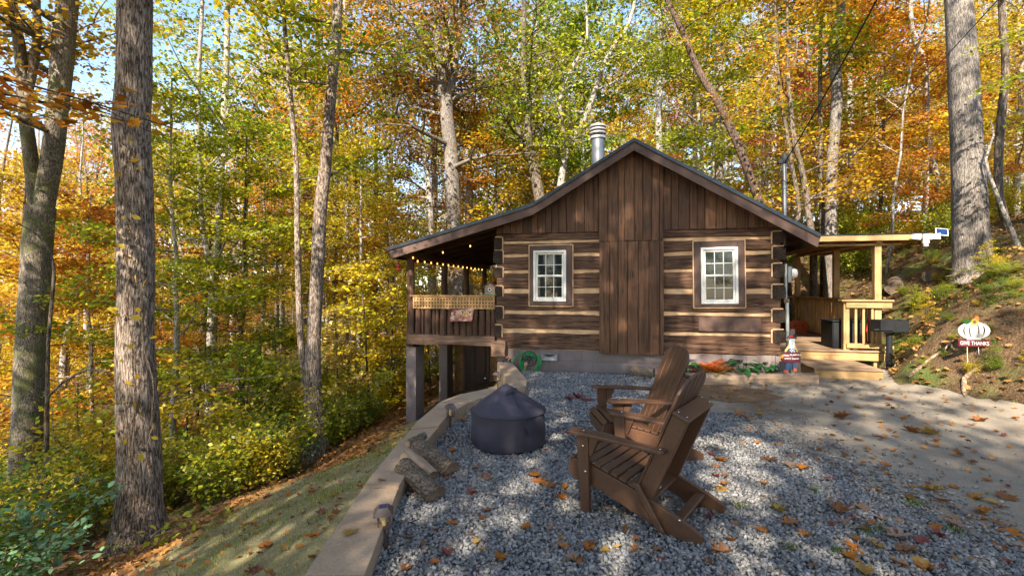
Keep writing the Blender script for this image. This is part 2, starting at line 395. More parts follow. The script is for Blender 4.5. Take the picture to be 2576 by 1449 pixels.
W['stone'] = M_island('gravel_stone', [(0, (.13, .125, .12)), (.3, (.20, .195, .188)), (.6, (.265, .258, .25)), (.85, (.34, .333, .32)), (.95, (.36, .31, .24)), (1, (.50, .49, .47))], .75)
W['lawn'] = M_ground('mossy_lawn', [(.3, (.085, .07, .03)), (.46, (.22, .185, .085)), (.6, (.35, .30, .16)), (.75, (.46, .40, .25))], 2.4, 60, .8, .03, fine=.5,
                     mixcol=(.15, .18, .05), mixs=1.3, mr=(.54, .74))
W['floor'] = M_ground('forest_floor', [(.3, (.035, .023, .013)), (.5, (.13, .08, .042)), (.6, (.24, .15, .08)), (.72, (.36, .25, .16))], 3, 34, 1, .06, fine=.65,
                     mixcol=(.13, .16, .04), mixs=.8, mr=(.50, .62))
W['dirt'] = M_ground('bare_brown_soil', [(.3, (.12, .07, .035)), (.7, (.28, .17, .09))], 4, 60, .6, .02)
W['soil'] = M_ground('planting_soil', [(.3, (.02, .013, .008)), (.7, (.10, .06, .035))], 6, 50, 1, .03)
W['barkA'] = M_bark('ridged_brown_bark', (.11, .075, .052), (.47, .38, .31), 34, 6, bstr=1)
W['barkB'] = M_bark('grey_mossy_bark', (.10, .08, .055), (.34, .29, .23), 44, 12, moss=(.11, .12, .03), bstr=.8)
W['barkC'] = M_bark('grey_oak_bark', (.12, .10, .085), (.36, .315, .275), 48, 7, bstr=.9)
W['barkD'] = M_bark('dark_slim_bark', (.065, .050, .036), (.21, .17, .13), 22, 5, bstr=.6)
W['barkE'] = M_bark('pale_grey_bark', (.19, .165, .14), (.47, .43, .38), 22, 6, bstr=.5)
W['barkF'] = M_bark('reddish_bark', (.06, .04, .03), (.18, .125, .095), 26, 6, bstr=.6)
W['cutlog'] = M_bark('firewood_bark', (.11, .08, .058), (.28, .215, .155), 30, 40, bstr=.6)
W['green'] = M_plain('green_hose', (.01, .30, .06), .35, noise=.1)
W['orange'] = M_plain('orange_paint', (.55, .10, .015), .6, noise=.12, nscale=6)
W['maroon'] = M_plain('maroon_paint', (.12, .008, .018), .5, noise=.1)
W['red'] = M_plain('red_paint', (.5, .02, .02), .4)
W['blue'] = M_plain('denim_blue_paint', (.02, .07, .17), .6, noise=.2, nscale=30)
W['sunyellow'] = M_plain('yellow_petal', (.75, .30, .01), .6)
W['straw'] = M_plain('straw_yellow', (.65, .48, .16), .7)
W['whitemetal'] = M_plain('whitewashed_metal', (.52, .51, .48), .6, noise=.14, nscale=25, bstr=.2)
W['panel'] = M_plain('solar_cell', (.01, .03, .11), .08, noise=.1)
W['bronze'] = M_plain('bronze_paint', (.10, .065, .055), .45, noise=.1)
W['clear'] = M_glass('lantern_glass', (.16, .15, .13))
W['bulb'] = M_emit('warm_bulb', (1.0, .42, .08), 2.2)
W['bulbdim'] = M_plain('unlit_filament', (.7, .5, .2), .4)
W['root'] = M_bark('root_wood', (.14, .09, .055), (.36, .27, .19), 18, 18, bstr=.5)

LC = {
 'green':  [(.06, .15, .012), (.13, .23, .016), (.30, .36, .022), (.52, .46, .03)],
 'greenyellow': [(.11, .24, .015), (.28, .38, .02), (.54, .50, .025), (.74, .52, .03)],
 'yellow': [(.28, .34, .02), (.60, .50, .025), (.78, .55, .03), (.74, .42, .03)],
 'gold':   [(.52, .46, .03), (.72, .50, .03), (.74, .40, .028), (.62, .26, .02)],
 'orange': [(.72, .46, .04), (.72, .34, .03), (.64, .22, .02), (.50, .12, .015)],
 'rust':   [(.08, .17, .02), (.16, .20, .02), (.38, .20, .025), (.38, .09, .03)],
 'red':    [(.70, .34, .04), (.62, .16, .04), (.52, .06, .04), (.60, .14, .08)],
 'bluegreen': [(.14, .32, .17), (.22, .42, .22), (.28, .50, .24), (.38, .58, .24)],
 'pale':   [(.46, .44, .10), (.72, .56, .16), (.70, .45, .12), (.60, .52, .13)],
 'litter': [(.13, .065, .03), (.32, .15, .05), (.44, .21, .06), (.36, .24, .12)],
 'fern':   [(.10, .22, .02), (.25, .33, .03), (.4, .38, .03), (.3, .35, .03)],
 'fernred': [(.60, .08, .012), (.80, .16, .02), (.85, .28, .03), (.7, .12, .02)],
 'hosta':  [(.02, .08, .02), (.03, .12, .03), (.04, .14, .035), (.06, .17, .04)],
}
for k, c in LC.items(): W['leaf_' + k] = M_leaf(k + '_leaves', c, .55 if k not in ('litter', 'hosta') else .2)
# ------------------------------------------------------------------ leaves and trees
def leafcards(name, C, S, mat, parent=None, tilt=.55, shape='kite', g=None, droop=0.0):
    g = g or rng
    n = len(C); C = np.asarray(C, float); S = np.asarray(S, float).reshape(-1, 1)
    nr = g.normal(0, tilt, (n, 3)); nr[:, 2] = 1 + g.normal(0, tilt * .4, n); nr /= np.linalg.norm(nr, axis=1, keepdims=True)
    t = g.normal(0, 1, (n, 3)); t[:, 2] -= droop; t -= nr * np.sum(t * nr, axis=1, keepdims=True); t /= np.linalg.norm(t, axis=1, keepdims=True) + 1e-9
    b = np.cross(nr, t)
    if shape == 'kite':
        prof = [(-.5, 0, 0), (.02, .33, .06), (.5, 0, -.05), (.02, -.33, .06)]
    elif shape == 'lobed':
        prof = [(-.45, 0, 0), (-.2, .22, .03), (-.3, .46, .04), (.02, .3, .05), (.16, .5, .02), (.2, .2, .05), (.52, .04, -.06), (.22, -.22, .05), (.12, -.48, .03), (.0, -.28, .05), (-.32, -.42, .04), (-.2, -.2, .03)]
    else:
        prof = [(-.5, 0, 0), (-.25, .2, .03), (.08, .27, .04), (.32, .16, .02), (.52, 0, -.06), (.32, -.16, .02), (.08, -.27, .04), (-.25, -.2, .03)]
    V = np.stack([C + t * S * a + b * S * w + nr * S * h for a, w, h in prof], axis=1)
    return fastmesh(name, V, len(prof), mat, parent)

def curve_pts(p, d, length, n, rr, rise=0.0, wander=.12):
    pts = [Vector(p)]; d = Vector(d).normalized()
    for i in range(n):
        d = (d + Vector((rr.gauss(0, wander), rr.gauss(0, wander), rr.gauss(0, wander * .6) + rise))).normalized()
        pts.append(pts[-1] + d * (length / n))
    return pts
def branch(M, segs, p, d, length, r, rr, depth=1, rise=.02, seg=5):
    n = 5
    pts = curve_pts(p, d, length, n, rr, rise)
    M.tube(pts, [max(.004, r * (1 - .85 * i / n)) for i in range(n + 1)], seg=seg, caps=False)
    for i in range(1, n): segs.append((pts[i], pts[i + 1], .35 + .65 * i / n))
    if depth > 0:
        k = rr.randint(3, 5)
        for j in range(k):
            i = rr.randint(1, n - 1); q = pts[i].lerp(pts[i + 1], rr.random())
            dd = (pts[i + 1] - pts[i]).normalized()
            side = dd.cross(Vector((0, 0, 1))); side = side.normalized() if side.length > .01 else Vector((1, 0, 0))
            s = 1 if j % 2 else -1
            dd = (dd * rr.uniform(.4, .9) + side * s * rr.uniform(.5, 1.0) + Vector((0, 0, rr.uniform(-.15, .25)))).normalized()
            branch(M, segs, q, dd, length * rr.uniform(.35, .6), r * .45, rr, depth - 1, rise, seg=4)
def spray_points(segs, n, spread, flat, g):
    if not segs: return np.zeros((0, 3))
    w = np.array([s[2] * (s[1] - s[0]).length for s in segs]); w /= w.sum()
    idx = g.choice(len(segs), n, p=w)
    A = np.array([tuple(s[0]) for s in segs]); B = np.array([tuple(s[1]) for s in segs])
    t = g.random((n, 1)); P = A[idx] * (1 - t) + B[idx] * t
    off = g.normal(0, 1, (n, 3)) * np.array([spread, spread, spread * flat])
    return P + off

def tree_proto(name, seed, h, r, c0, cr, nb, nleaf, lsize, col, bark, spread=.28, flat=.35, prof='forest', fork=False, lean=.02):
    """a tree at the origin: Empty > trunk (with limbs), crown"""
    rr = random.Random(seed); g = np.random.default_rng(seed)
    root = thing(name, '', '')
    n = 12
    pts = []; x = y = 0.0; ax, ay = rr.gauss(0, lean), rr.gauss(0, lean)
    for i in range(n + 1):
        pts.append(Vector((x, y, -.4 + (h + .4) * i / n))); x += ax * h / n + rr.gauss(0, .012 * h / 3); y += ay * h / n + rr.gauss(0, .012 * h / 3)
    rad = [r * (1.25 if i == 0 else 1) * (1 - .88 * (i / n) ** 1.1) + .008 for i in range(n + 1)]
    M = MB(); M.tube(pts, rad, seg=9, wob=.12, seed=seed); segs = []
    def at(z):
        f = (z + .4) / (h + .4) * n; i = min(n - 1, max(0, int(f))); return pts[i].lerp(pts[i + 1], f - i), rad[i]
    for j in range(nb):
        q = j / max(1, nb - 1); z = c0 + (h * .97 - c0) * q ** .85
        p, rr0 = at(z); a = j * 2.4 + rr.uniform(-.5, .5)
        if prof == 'forest': ln = cr * (.55 + .6 * math.sin(PI * min(1, q * .9 + .1))) * rr.uniform(.7, 1.2); up = .25 + .7 * q
        elif prof == 'layer': ln = cr * (1.05 - .75 * q) * rr.uniform(.7, 1.15); up = rr.uniform(-.02, .22) + .3 * q
        else: ln = cr * rr.uniform(.6, 1.1); up = .9
        branch(M, segs, p, (math.cos(a), math.sin(a), up), ln, min(rr0 * .55, r * .35), rr, 1, .02)
    segs.append((pts[-2], pts[-1], 1))
    M.build('trunk', W[bark], root, smooth=True)
    P = spray_points(segs, nleaf, spread, flat, g)
    leafcards('crown', P, lsize * 1.06 * (.45 + g.random(nleaf) ** 1.3 * .95), W['leaf_' + col], root, g=g)
    return root

PROTO = {}
def P(name, *a, **k): PROTO[name] = tree_proto('tree', *a, **k)
# tall forest trees
P('tallA', 1, 17, .20, 5.5, 3.0, 26, 15000, .125, 'yellow', 'barkD', spread=.34)
P('tallB', 2, 15, .15, 4.0, 2.6, 26, 14000, .12, 'gold', 'barkE', spread=.32)
P('tallC', 3, 19, .24, 7.0, 3.4, 26, 15000, .13, 'orange', 'barkC', spread=.36)
P('tallD', 4, 14, .12, 3.0, 2.4, 26, 13000, .115, 'greenyellow', 'barkD', spread=.3)
P('openA', 31, 16, .18, 4.5, 3.4, 17, 5200, .17, 'yellow', 'barkD', spread=.26, flat=.6)
P('openB', 32, 14, .15, 4.0, 3.0, 15, 4200, .17, 'gold', 'barkC', spread=.24, flat=.6)
# layered understory
P('layA', 5, 8, .06, 1.0, 2.7, 26, 11000, .105, 'greenyellow', 'barkD', spread=.22, flat=.25, prof='layer')
P('layB', 6, 6.5, .05, .8, 2.5, 22, 9000, .10, 'gold', 'barkE', spread=.22, flat=.25, prof='layer')
P('layC', 7, 9.5, .08, 1.5, 3.0, 28, 12000, .11, 'yellow', 'barkE', spread=.24, flat=.25, prof='layer')
P('sapA', 8, 3.2, .022, .4, 1.0, 14, 1500, .11, 'yellow', 'barkD', spread=.14, flat=.4, prof='layer')
P('sapB', 9, 2.4, .018, .3, .9, 12, 1200, .10, 'greenyellow', 'barkD', spread=.14, flat=.4, prof='layer')
def shrub_proto(seed, h, w, n, ls, col):
    rr = random.Random(seed); g = np.random.default_rng(seed); root = thing('shrub', '', ''); M = MB(); segs = []
    for j in range(11):
        a = j * 2.4; branch(M, segs, (rr.gauss(0, .06), rr.gauss(0, .06), -.1), (math.cos(a) * rr.uniform(.2, w), math.sin(a) * rr.uniform(.2, w), 1), h * rr.uniform(.7, 1.15), .011, rr, 1, 0, seg=4)
    M.build('stem', W['root'], root, smooth=True)
    leafcards('foliage', spray_points(segs, n, .11, .8, g), ls * g.uniform(.6, 1.3, n), W['leaf_' + col], root, g=g, tilt=.7)
    return root
PROTO['shrA'] = shrub_proto(21, 1.2, .8, 2600, .062, 'green')
PROTO['shrB'] = shrub_proto(22, .9, 1.0, 2200, .058, 'greenyellow')
PROTO['shrC'] = shrub_proto(23, 1.5, .7, 2400, .08, 'yellow')
USED = {}
def place(kind, x, y, label, cat, group=None, col=None, bark=None, s=1.0, rz=None, z=None, name=None):
    o = PROTO[kind]
    if kind in USED: o = dup(o)
    else: USED[kind] = 1
    o.location = (x, y, (gz(x, y) if z is None else z) - .03)
    o.rotation_euler = (0, 0, rnd.uniform(0, 6.28) if rz is None else rz)
    o.scale = (s, s, s * rnd.uniform(.93, 1.07))
    if name: o.name = name
    for k in ('label', 'category', 'group'):
        if k in o.keys(): del o[k]
    setp(o, label, cat, group)
    for ch in o.children:
        sl = ch.material_slots[0]
        if col and (ch.name.startswith('crown') or ch.name.startswith('foliage')):
            sl.link = 'OBJECT'; sl.material = W['leaf_' + col]
        elif bark and ch.name.startswith('trunk'):
            sl.link = 'OBJECT'; sl.material = W[bark]
    return o

# ---- large trees traced stem by stem; each stem is (px, py, width px) at a distance
def hero(name, label, d, stems, bark, col=None, limbs=None, seg=20, nleaf=9000, lsize=.11, lim=2.4, step=None, group=None, base=None, seed=0, cat='tree', spread=.35, ridges=False, flat=.35, tilt=.55, yoff=0.0):
    rr = random.Random(seed + 100); g = np.random.default_rng(seed + 100)
    p0 = XZ(stems[0][0][0], stems[0][0][1], d)
    org = Vector((p0.x, d, gz(p0.x, d)))
    root = thing(name, label, cat, org, group=group)
    M = MB(); segs = []
    for si, st in enumerate(stems):
        pts = []; rad = []
        for i, (px, py, w) in enumerate(st):
            q = XZ(px, py, d) - org
            q.y += (rr.gauss(0, .012) * i if d > 12 else 0) + yoff * i * (1 if si else 0)
            pts.append(q); rad.append(w / 2 / F * d / math.sqrt(1 + ((px - CX) / F) ** 2))
        if si == 0:
            b = pts[0].copy(); 
            if b.z > 0: pts.insert(0, Vector((b.x, 0, -.25))); rad.insert(0, rad[0] * 1.12)
            else: pts[0].z = min(b.z, -.2)
        # resample smoothly
        P2 = []; R2 = []; n = len(pts)
        for i in range(n - 1):
            a = pts[max(0, i - 1)]; b = pts[i]; c = pts[i + 1]; e = pts[min(n - 1, i + 2)]
            L_ = (c - b).length; k = max(2, int(L_ / (step or .35)))
            for j in range(k):
                t = j / k
                v = .5 * ((2 * b) + (c - a) * t + (2 * a - 5 * b + 4 * c - e) * t * t + (3 * b - a - 3 * c + e) * t ** 3)
                P2.append(v); R2.append(rad[i] * (1 - t) + rad[i + 1] * t)
        P2.append(pts[-1]); R2.append(rad[-1])
        n0 = len(M.v)
        M.tube(P2, R2, seg=seg, caps=True, wob=.05, seed=seed + si)
        if ridges:
            # furrowed bark as real relief
            for k in range(n0, len(M.v)):
                ri = min(len(P2) - 1, (k - n0) // seg); c = P2[ri]
                v = Vector(M.v[k]); dv = v - c
                a = ((k - n0) % seg) / seg * 2 * PI
                q = mnoise.noise(Vector((math.cos(a) * 5.5 + seed, math.sin(a) * 5.5, v.z * 1.1))) + .6 * mnoise.noise(Vector((math.cos(a) * 12, math.sin(a) * 12 + seed, v.z * 2.6)))
                M.v[k] = tuple(c + dv * (1 + .032 * q))
        if col:
            top = [i for i in range(len(P2)) if P2[i].z > (limbs or 3)]
            if top:
                m = max(3, int(len(top) * (step or .35) / .55))
                for j in range(m):
                    i = rr.choice(top); a = rr.uniform(0, 6.28)
                    branch(M, segs, P2[i], (math.cos(a), math.sin(a), rr.uniform(0, .6)), lim * rr.uniform(.5, 1.1), R2[i] * .4, rr, 1, .02)
    M.build('trunk', W[bark], root, smooth=True)
    if col and segs:
        leafcards('crown', spray_points(segs, nleaf, spread, flat, g), lsize * 1.04 * (.45 + g.random(nleaf) ** 1.3 * .95), W['leaf_' + col], root, g=g, tilt=tilt)
    return root

hero('forked_tree', 'thick forked tree with mossy grey bark at the far left edge', 8.7,
     [[(64, 1235, 116), (62, 1190, 92), (68, 1100, 86), (78, 850, 80), (92, 650, 84), (102, 520, 86)],
      [(96, 540, 50), (84, 450, 44), (68, 330, 40), (60, 250, 37), (50, 120, 34), (30, 0, 28), (5, -320, 20)],
      [(66, 260, 22), (84, 170, 26), (95, 80, 24), (92, 0, 22), (100, -300, 12)],
      [(106, 540, 60), (130, 400, 60), (148, 250, 60), (160, 100, 63), (170, 0, 60), (195, -400, 40)]], 'barkB', 'gold', limbs=6.5, nleaf=7000, seed=1, step=.12, seg=26, ridges=True)
hero('big_tree', 'large straight tree with furrowed brown bark rising from the lawn edge', 5.2,
     [[(350, 1350, 172), (350, 1310, 142), (350, 1250, 126), (350, 1150, 119), (345, 1000, 110), (340, 850, 100), (342, 724, 98), (341, 600, 97), (338, 450, 99), (331, 330, 106), (337, 200, 95), (338, 100, 92), (340, 0, 92), (345, -500, 78), (350, -1200, 50)]],
     'barkA', 'yellow', limbs=6.5, nleaf=7000, seed=2, step=.035, seg=64, ridges=True)
hero('twin_stemmed_tree', 'tree with a thick leaning stem and a thin pale stem beside the lawn slope', 9.3,
     [[(790, 1118, 70), (790, 1085, 54), (790, 1050, 48), (786, 985, 46), (788, 860, 38), (797, 700, 35), (806, 533, 34), (820, 400, 30), (828, 296, 28), (840, 150, 27), (848, 59, 25), (850, -300, 18)],
      [(780, 1000, 26), (766, 930, 19), (756, 850, 17), (752, 770, 16), (748, 600, 15), (745, 415, 14), (735, 290, 13), (728, 207, 13), (714, 35, 11), (700, -250, 7)]],
     'barkA', 'greenyellow', limbs=5.2, nleaf=8000, seed=3, step=.15, seg=20, ridges=True)
hero('forked_tree', 'mid-sized forked tree in the woods right of the large straight trunk', 14,
     [[(530, 1075, 32), (532, 900, 28), (538, 714, 26), (541, 660, 26)], [(536, 680, 16), (512, 593, 14), (503, 400, 13), (500, 207, 12), (508, 0, 10), (505, -250, 6)],
      [(544, 670, 21), (551, 560, 20), (556, 430, 18), (565, 250, 17), (573, 100, 15), (577, -250, 9)], [(556, 330, 8), (590, 240, 7), (640, 170, 4)], [(556, 410, 9), (600, 330, 7), (650, 290, 4)]],
     'barkE', 'greenyellow', limbs=4.2, nleaf=17000, lim=3.2, lsize=.12, seed=4, spread=.3, flat=.25)
hero('oak_tree', 'tall oak behind the porch roof with rust and green leaves and several upright limbs', 17,
     [[(1150, 960, 50), (1148, 700, 40), (1143, 565, 36), (1136, 400, 35), (1124, 290, 33), (1125, 235, 32)],
      [(1120, 260, 18), (1105, 215, 15), (1080, 196, 12), (1050, 188, 10), (1000, 172, 7), (940, 150, 4)],
      [(1118, 240, 22), (1105, 140, 20), (1095, 40, 18), (1080, -60, 14), (1060, -250, 8)], [(1127, 240, 22), (1128, 100, 17), (1135, 0, 16), (1140, -250, 9)],
      [(1133, 240, 20), (1148, 130, 18), (1160, 30, 16), (1170, -40, 14), (1180, -250, 8)], [(1158, 30, 9), (1200, 0, 7), (1260, -40, 4)]],
     'barkC', 'rust', limbs=5, nleaf=13000, lim=3.4, lsize=.13, seed=5, spread=.33, tilt=.8, flat=.6)
hero('curved_tree', 'dark curving tree forking just left of the metal chimney', 16.5,
     [[(1368, 590, 28), (1357, 498, 28), (1340, 400, 26), (1327, 358, 24), (1328, 300, 21), (1328, 249, 20), (1317, 170, 16), (1318, 50, 12), (1322, -250, 5)],
      [(1322, 370, 15), (1298, 315, 12), (1275, 270, 9), (1240, 245, 5)]], 'barkD', 'green', limbs=5, nleaf=5000, lim=2.6, lsize=.125, seed=6, tilt=.8, flat=.6)
hero('curved_tree', 'slim tree whose two long curved stems spread like a V behind the chimney', 15.5,
     [[(1402, 560, 18), (1413, 444, 17), (1428, 370, 16)], [(1428, 375, 15), (1455, 330, 14), (1477, 284, 14), (1500, 220, 13), (1520, 160, 12), (1550, 110, 11), (1577, 71, 10), (1602, -20, 9), (1640, -250, 5)],
      [(1426, 372, 11), (1412, 310, 10), (1408, 256, 10), (1420, 210, 9), (1445, 160, 8), (1477, 95, 7), (1470, -50, 4)], [(1500, 225, 7), (1560, 200, 5), (1620, 140, 3)]],
     'barkE', 'greenyellow', limbs=4.6, nleaf=7500, lim=2.8, lsize=.125, seed=7, tilt=.75, flat=.5)
hero('leaning_tree', 'reddish-brown tree leaning steeply to the left over the cabin roof', 14.2,
     [[(1975, 690, 28), (1925, 540, 25), (1900, 477, 24), (1854, 361, 22), (1800, 249, 20), (1759, 178, 18), (1717, 75, 15), (1680, 0, 13), (1600, -200, 8)]],
     'barkF', 'yellow', limbs=9, nleaf=3500, lim=2.6, lsize=.13, seed=8)
hero('straight_tree', 'tall straight grey tree rising behind the join of cabin and right porch roof', 13.5,
     [[(2090, 660, 38), (2090, 589, 33), (2091, 480, 30), (2093, 400, 30), (2098, 250, 29), (2098, 130, 31), (2106, 50, 27), (2112, 0, 26), (2115, -300, 18)]],
     'barkC', 'gold', limbs=6.5, nleaf=7000, seed=9, lim=2.6, ridges=True, step=.2)
hero('slim_tree', 'slim dark tree standing close against the tall grey trunk over the right porch', 13.9,
     [[(2070, 650, 16), (2067, 500, 14), (2064, 400, 13), (2062, 200, 11), (2060, 0, 8), (2058, -200, 5)]], 'barkD', 'greenyellow', limbs=4, nleaf=6000, seed=10, lim=1.8)
hero('bent_tree', 'slender crooked tree just right of the service mast', 13,
     [[(2046, 640, 20), (2038, 570, 19), (2026, 470, 18), (2012, 410, 15), (1996, 360, 14), (1990, 250, 12), (1984, 190, 11), (1984, 90, 9), (1975, 0, 8), (1970, -250, 4)],
      [(2000, 610, 12), (2010, 520, 12), (1992, 430, 11), (1978, 320, 10), (1960, 240, 8), (1950, 100, 6), (1945, -100, 4)]], 'barkD', 'gold', limbs=3.5, nleaf=6000, lim=2.4, seed=11)
hero('big_tree', 'massive grey oak with furrowed bark standing on top of the right bank', 9.6,
     [[(2450, 680, 122), (2447, 640, 108), (2443, 600, 102), (2440, 540, 97), (2436, 450, 91), (2430, 330, 86), (2425, 230, 82), (2420, 120, 79), (2416, 60, 76), (2412, 0, 74), (2400, -400, 62), (2390, -900, 40)]],
     'barkC', 'gold', limbs=7.5, nleaf=6000, seed=12, step=.06, seg=56, ridges=True)
hero('leaning_tree', 'dark leaning tree right of the massive grey oak on the bank', 11,
     [[(2570, 660, 26), (2545, 600, 25), (2515, 500, 24), (2512, 400, 25), (2518, 300, 25), (2530, 166, 23), (2520, 20, 20), (2525, -300, 14)]], 'barkD', 'yellow', limbs=5.5, nleaf=8000, seed=13, lim=2.2)
hero('slim_tree', 'thin crooked stem growing against the right side of the massive grey oak', 9.2,
     [[(2585, 670, 18), (2545, 580, 16), (2500, 470, 11), (2480, 400, 8), (2500, 340, 6), (2490, 300, 3)]], 'barkE', None, seed=14)
hero('pale_tree', 'pale sunlit tree leaning left of the massive grey oak', 15,
     [[(2372, 720, 32), (2385, 620, 26), (2392, 560, 22), (2350, 420, 20), (2330, 300, 18), (2320, 170, 16), (2300, 60, 14), (2290, -200, 8)]], 'barkE', 'orange', limbs=5, nleaf=11000, lim=2.6, seed=15)
hero('slim_tree', 'thin dark sapling trunk in front of the thick forked tree at the far left', 6.6,
     [[(117, 1245, 16), (118, 1100, 13), (119, 1000, 13), (122, 850, 11), (136, 700, 10), (128, 640, 8), (96, 592, 6), (40, 560, 4)], [(119, 1000, 9), (160, 960, 8), (220, 930, 7), (280, 935, 4)]], 'barkD', None, seed=16)
hero('slim_tree', 'thin straight dark trunk between the twin-stemmed tree and the porch, the nearest of three', 16,
     [[(843, 850, 16), (842, 700, 14), (846, 430, 12), (850, 200, 9), (855, -100, 5)]], 'barkD', 'orange', limbs=3.2, nleaf=7000, lim=2.0, seed=17)
hero('slim_tree', 'thin straight grey trunk, middle one of three left of the porch', 18,
     [[(872, 820, 11), (873, 600, 10), (870, 400, 9), (868, 200, 7), (865, -100, 4)]], 'barkE', 'gold', limbs=3.2, nleaf=7000, lim=2.0, seed=18)
hero('slim_tree', 'thin straight dark trunk, nearest of three to the porch roof tip', 20,
     [[(945, 830, 11), (946, 600, 10), (946, 430, 9), (948, 200, 7), (950, -100, 4)]], 'barkD', 'rust', limbs=3.5, nleaf=7000, lim=2.0, seed=19)
hero('leaning_tree', 'slim pale tree leaning to the right behind the thick forked tree', 13,
     [[(158, 1010, 26), (160, 900, 22), (175, 800, 17), (205, 700, 15), (222, 610, 13), (245, 540, 10), (290, 480, 7)]], 'barkE', 'orange', limbs=3.4, nleaf=5000, lim=1.6, seed=20)
hero('oak_tree', 'broad mottled trunk seen through the left porch posts', 19,
     [[(1180, 900, 38), (1179, 790, 34), (1172, 700, 32), (1172, 640, 30), (1180, 500, 20), (1190, 300, 14), (1195, 100, 8)]], 'barkE', 'orange', limbs=4, nleaf=6000, lim=2.2, seed=24)
hero('slim_tree', 'lit slim trunk left of the double-limbed oak, showing above the porch roof', 18,
     [[(1088, 760, 20), (1086, 600, 16), (1082, 520, 15), (1070, 400, 13), (1045, 310, 11), (1030, 240, 8), (1020, 150, 5)]], 'barkE', 'rust', limbs=4, nleaf=7000, lim=2.2, seed=25)

# ---- the woods behind
TAKEN = [(-8.7, 8.7), (-4, 5.2), (-3.8, 9.3), (-8.7, 14), (-2, 17), (1.1, 16.5), (1.7, 15.5), (8.9, 13.5), (9, 9.6), (10.5, 11)]
def free(x, y, dmin):
    return all((x - a) ** 2 + (y - b) ** 2 > dmin * dmin for a, b in TAKEN)
def sector(px):
    return 'far left' if px < 430 else ('left' if px < 960 else ('middle' if px < 1700 else 'right'))
WHERE = {'far left': 'in the woods at the far left', 'left': 'in the woods left of the cabin', 'middle': 'in the woods behind the cabin', 'right': 'on the wooded hillside right of the cabin'}
CWORD = {'green': 'green', 'greenyellow': 'yellow-green', 'yellow': 'yellow', 'gold': 'golden', 'orange': 'orange', 'rust': 'rusty brown', 'red': 'red', 'pale': 'pale straw-coloured'}
PAL = {'far left': ['orange', 'gold', 'gold', 'gold', 'yellow', 'orange', 'yellow', 'greenyellow'],
       'left': ['gold', 'greenyellow', 'orange', 'gold', 'yellow', 'yellow', 'orange', 'greenyellow'],
       'middle': ['green', 'orange', 'gold', 'greenyellow', 'yellow', 'gold', 'greenyellow', 'rust'],
       'right': ['gold', 'orange', 'yellow', 'gold', 'red', 'greenyellow', 'yellow', 'pale']}
def sow(kinds, n, ymin, ymax, dmin, size, what, amin=-1.25, amax=1.25, tries=4000, smin=.85, smax=1.2, pal=None, cond=None):
    c = 0
    for _ in range(tries):
        if c >= n: break
        y = ymin + (ymax - ymin) * rnd.random() ** .8; a = rnd.uniform(amin, amax); x = a * y
        if not free(x, y, dmin): continue
        lu = (x - CA.x) * CU.x + (y - CA.y) * CU.y; lv = (x - CA.x) * CV.x + (y - CA.y) * CV.y
        if -4.0 < lu < 9.6 and -6 < lv < 9.5: continue
        if x > xw(y) - 5.0 and y < 10 and x < xbank(y) + 2.2: continue
        if cond and not cond(x, y): continue
        TAKEN.append((x, y)); s = sector(CX + a * F); col = (pal or PAL)[s][rnd.randrange(len((pal or PAL)[s]))]
        bark = rnd.choice(['barkD', 'barkE', 'barkC', 'barkE'])
        lb = '%s %s tree %s' % (size, CWORD[col], WHERE[s])
        place(rnd.choice(kinds), x, y, lb, 'tree', group='%s %s trees, %s' % (size, CWORD[col], s), col=col, bark=bark, s=rnd.uniform(smin, smax), name=what)
        c += 1
    return c
sow(['tallA', 'tallB', 'tallC', 'tallD'], 62, 19, 48, 2.7, 'tall', 'tall_tree', smin=.75, smax=1.15)
sow(['layA', 'layB', 'layC'], 44, 12.5, 30, 2.0, 'spreading low', 'understory_tree', smin=.6, smax=1.05)
sow(['layB', 'layC', 'layA'], 34, 28, 50, 2.6, 'distant low', 'understory_tree', smin=.9, smax=1.4)
# ------------------------------------------------------------------ ground sheets
def sheet(name, xs_fn, ys, nx, off, mat, kind='structure', label=None):
    vs = []; fs = []
    for j, y in enumerate(ys):
        x0, x1 = xs_fn(y)
        xs = np.linspace(x0, x1, nx); zs = ground(xs, np.full(nx, y)) + off
        vs += [(float(a), float(y), float(b)) for a, b in zip(xs, zs)]
    for j in range(len(ys) - 1):
        for i in range(nx - 1):
            fs.append((j * nx + i, j * nx + i + 1, (j + 1) * nx + i + 1, (j + 1) * nx + i))
    me = bpy.data.meshes.new(name); me.from_pydata(vs, [], fs); me.materials.append(mat)
    for p in me.polygons: p.use_smooth = True
    o = bpy.data.objects.new(name, me); link(o); return setp(o, kind=kind)
ys = np.concatenate([np.linspace(-60, -8, 14), np.arange(-7.5, 24, .25), np.linspace(24.5, 90, 60)])
# one sheet with finer columns near the yard
def terr():
    xs = np.concatenate([np.linspace(-110, -16, 40), np.arange(-15.5, 20, .25), np.linspace(20.5, 110, 45)])
    X, Y = np.meshgrid(xs, ys); Z = ground(X, Y) - .03
    n = len(xs); vs = np.stack([X, Y, Z], -1).reshape(-1, 3)
    fs = [(j * n + i, j * n + i + 1, (j + 1) * n + i + 1, (j + 1) * n + i) for j in range(len(ys) - 1) for i in range(n - 1)]
    me = bpy.data.meshes.new('forest_floor'); me.from_pydata([tuple(v) for v in vs], [], fs); me.materials.append(W['floor'])
    for p in me.polygons: p.use_smooth = True
    o = bpy.data.objects.new('forest_floor', me); link(o); setp(o, kind='structure')
terr()
gravx = lambda y: float(np.interp(y, [-2, 2.4, 2.83, 3.1, 3.5, 4.1, 4.6, 5.6, 6.6, 7.8, 8.6], [3.4, 3.05, 2.75, 2.62, 2.52, 2.52, 2.46, 2.28, 2.25, 2.45, 3.2]))
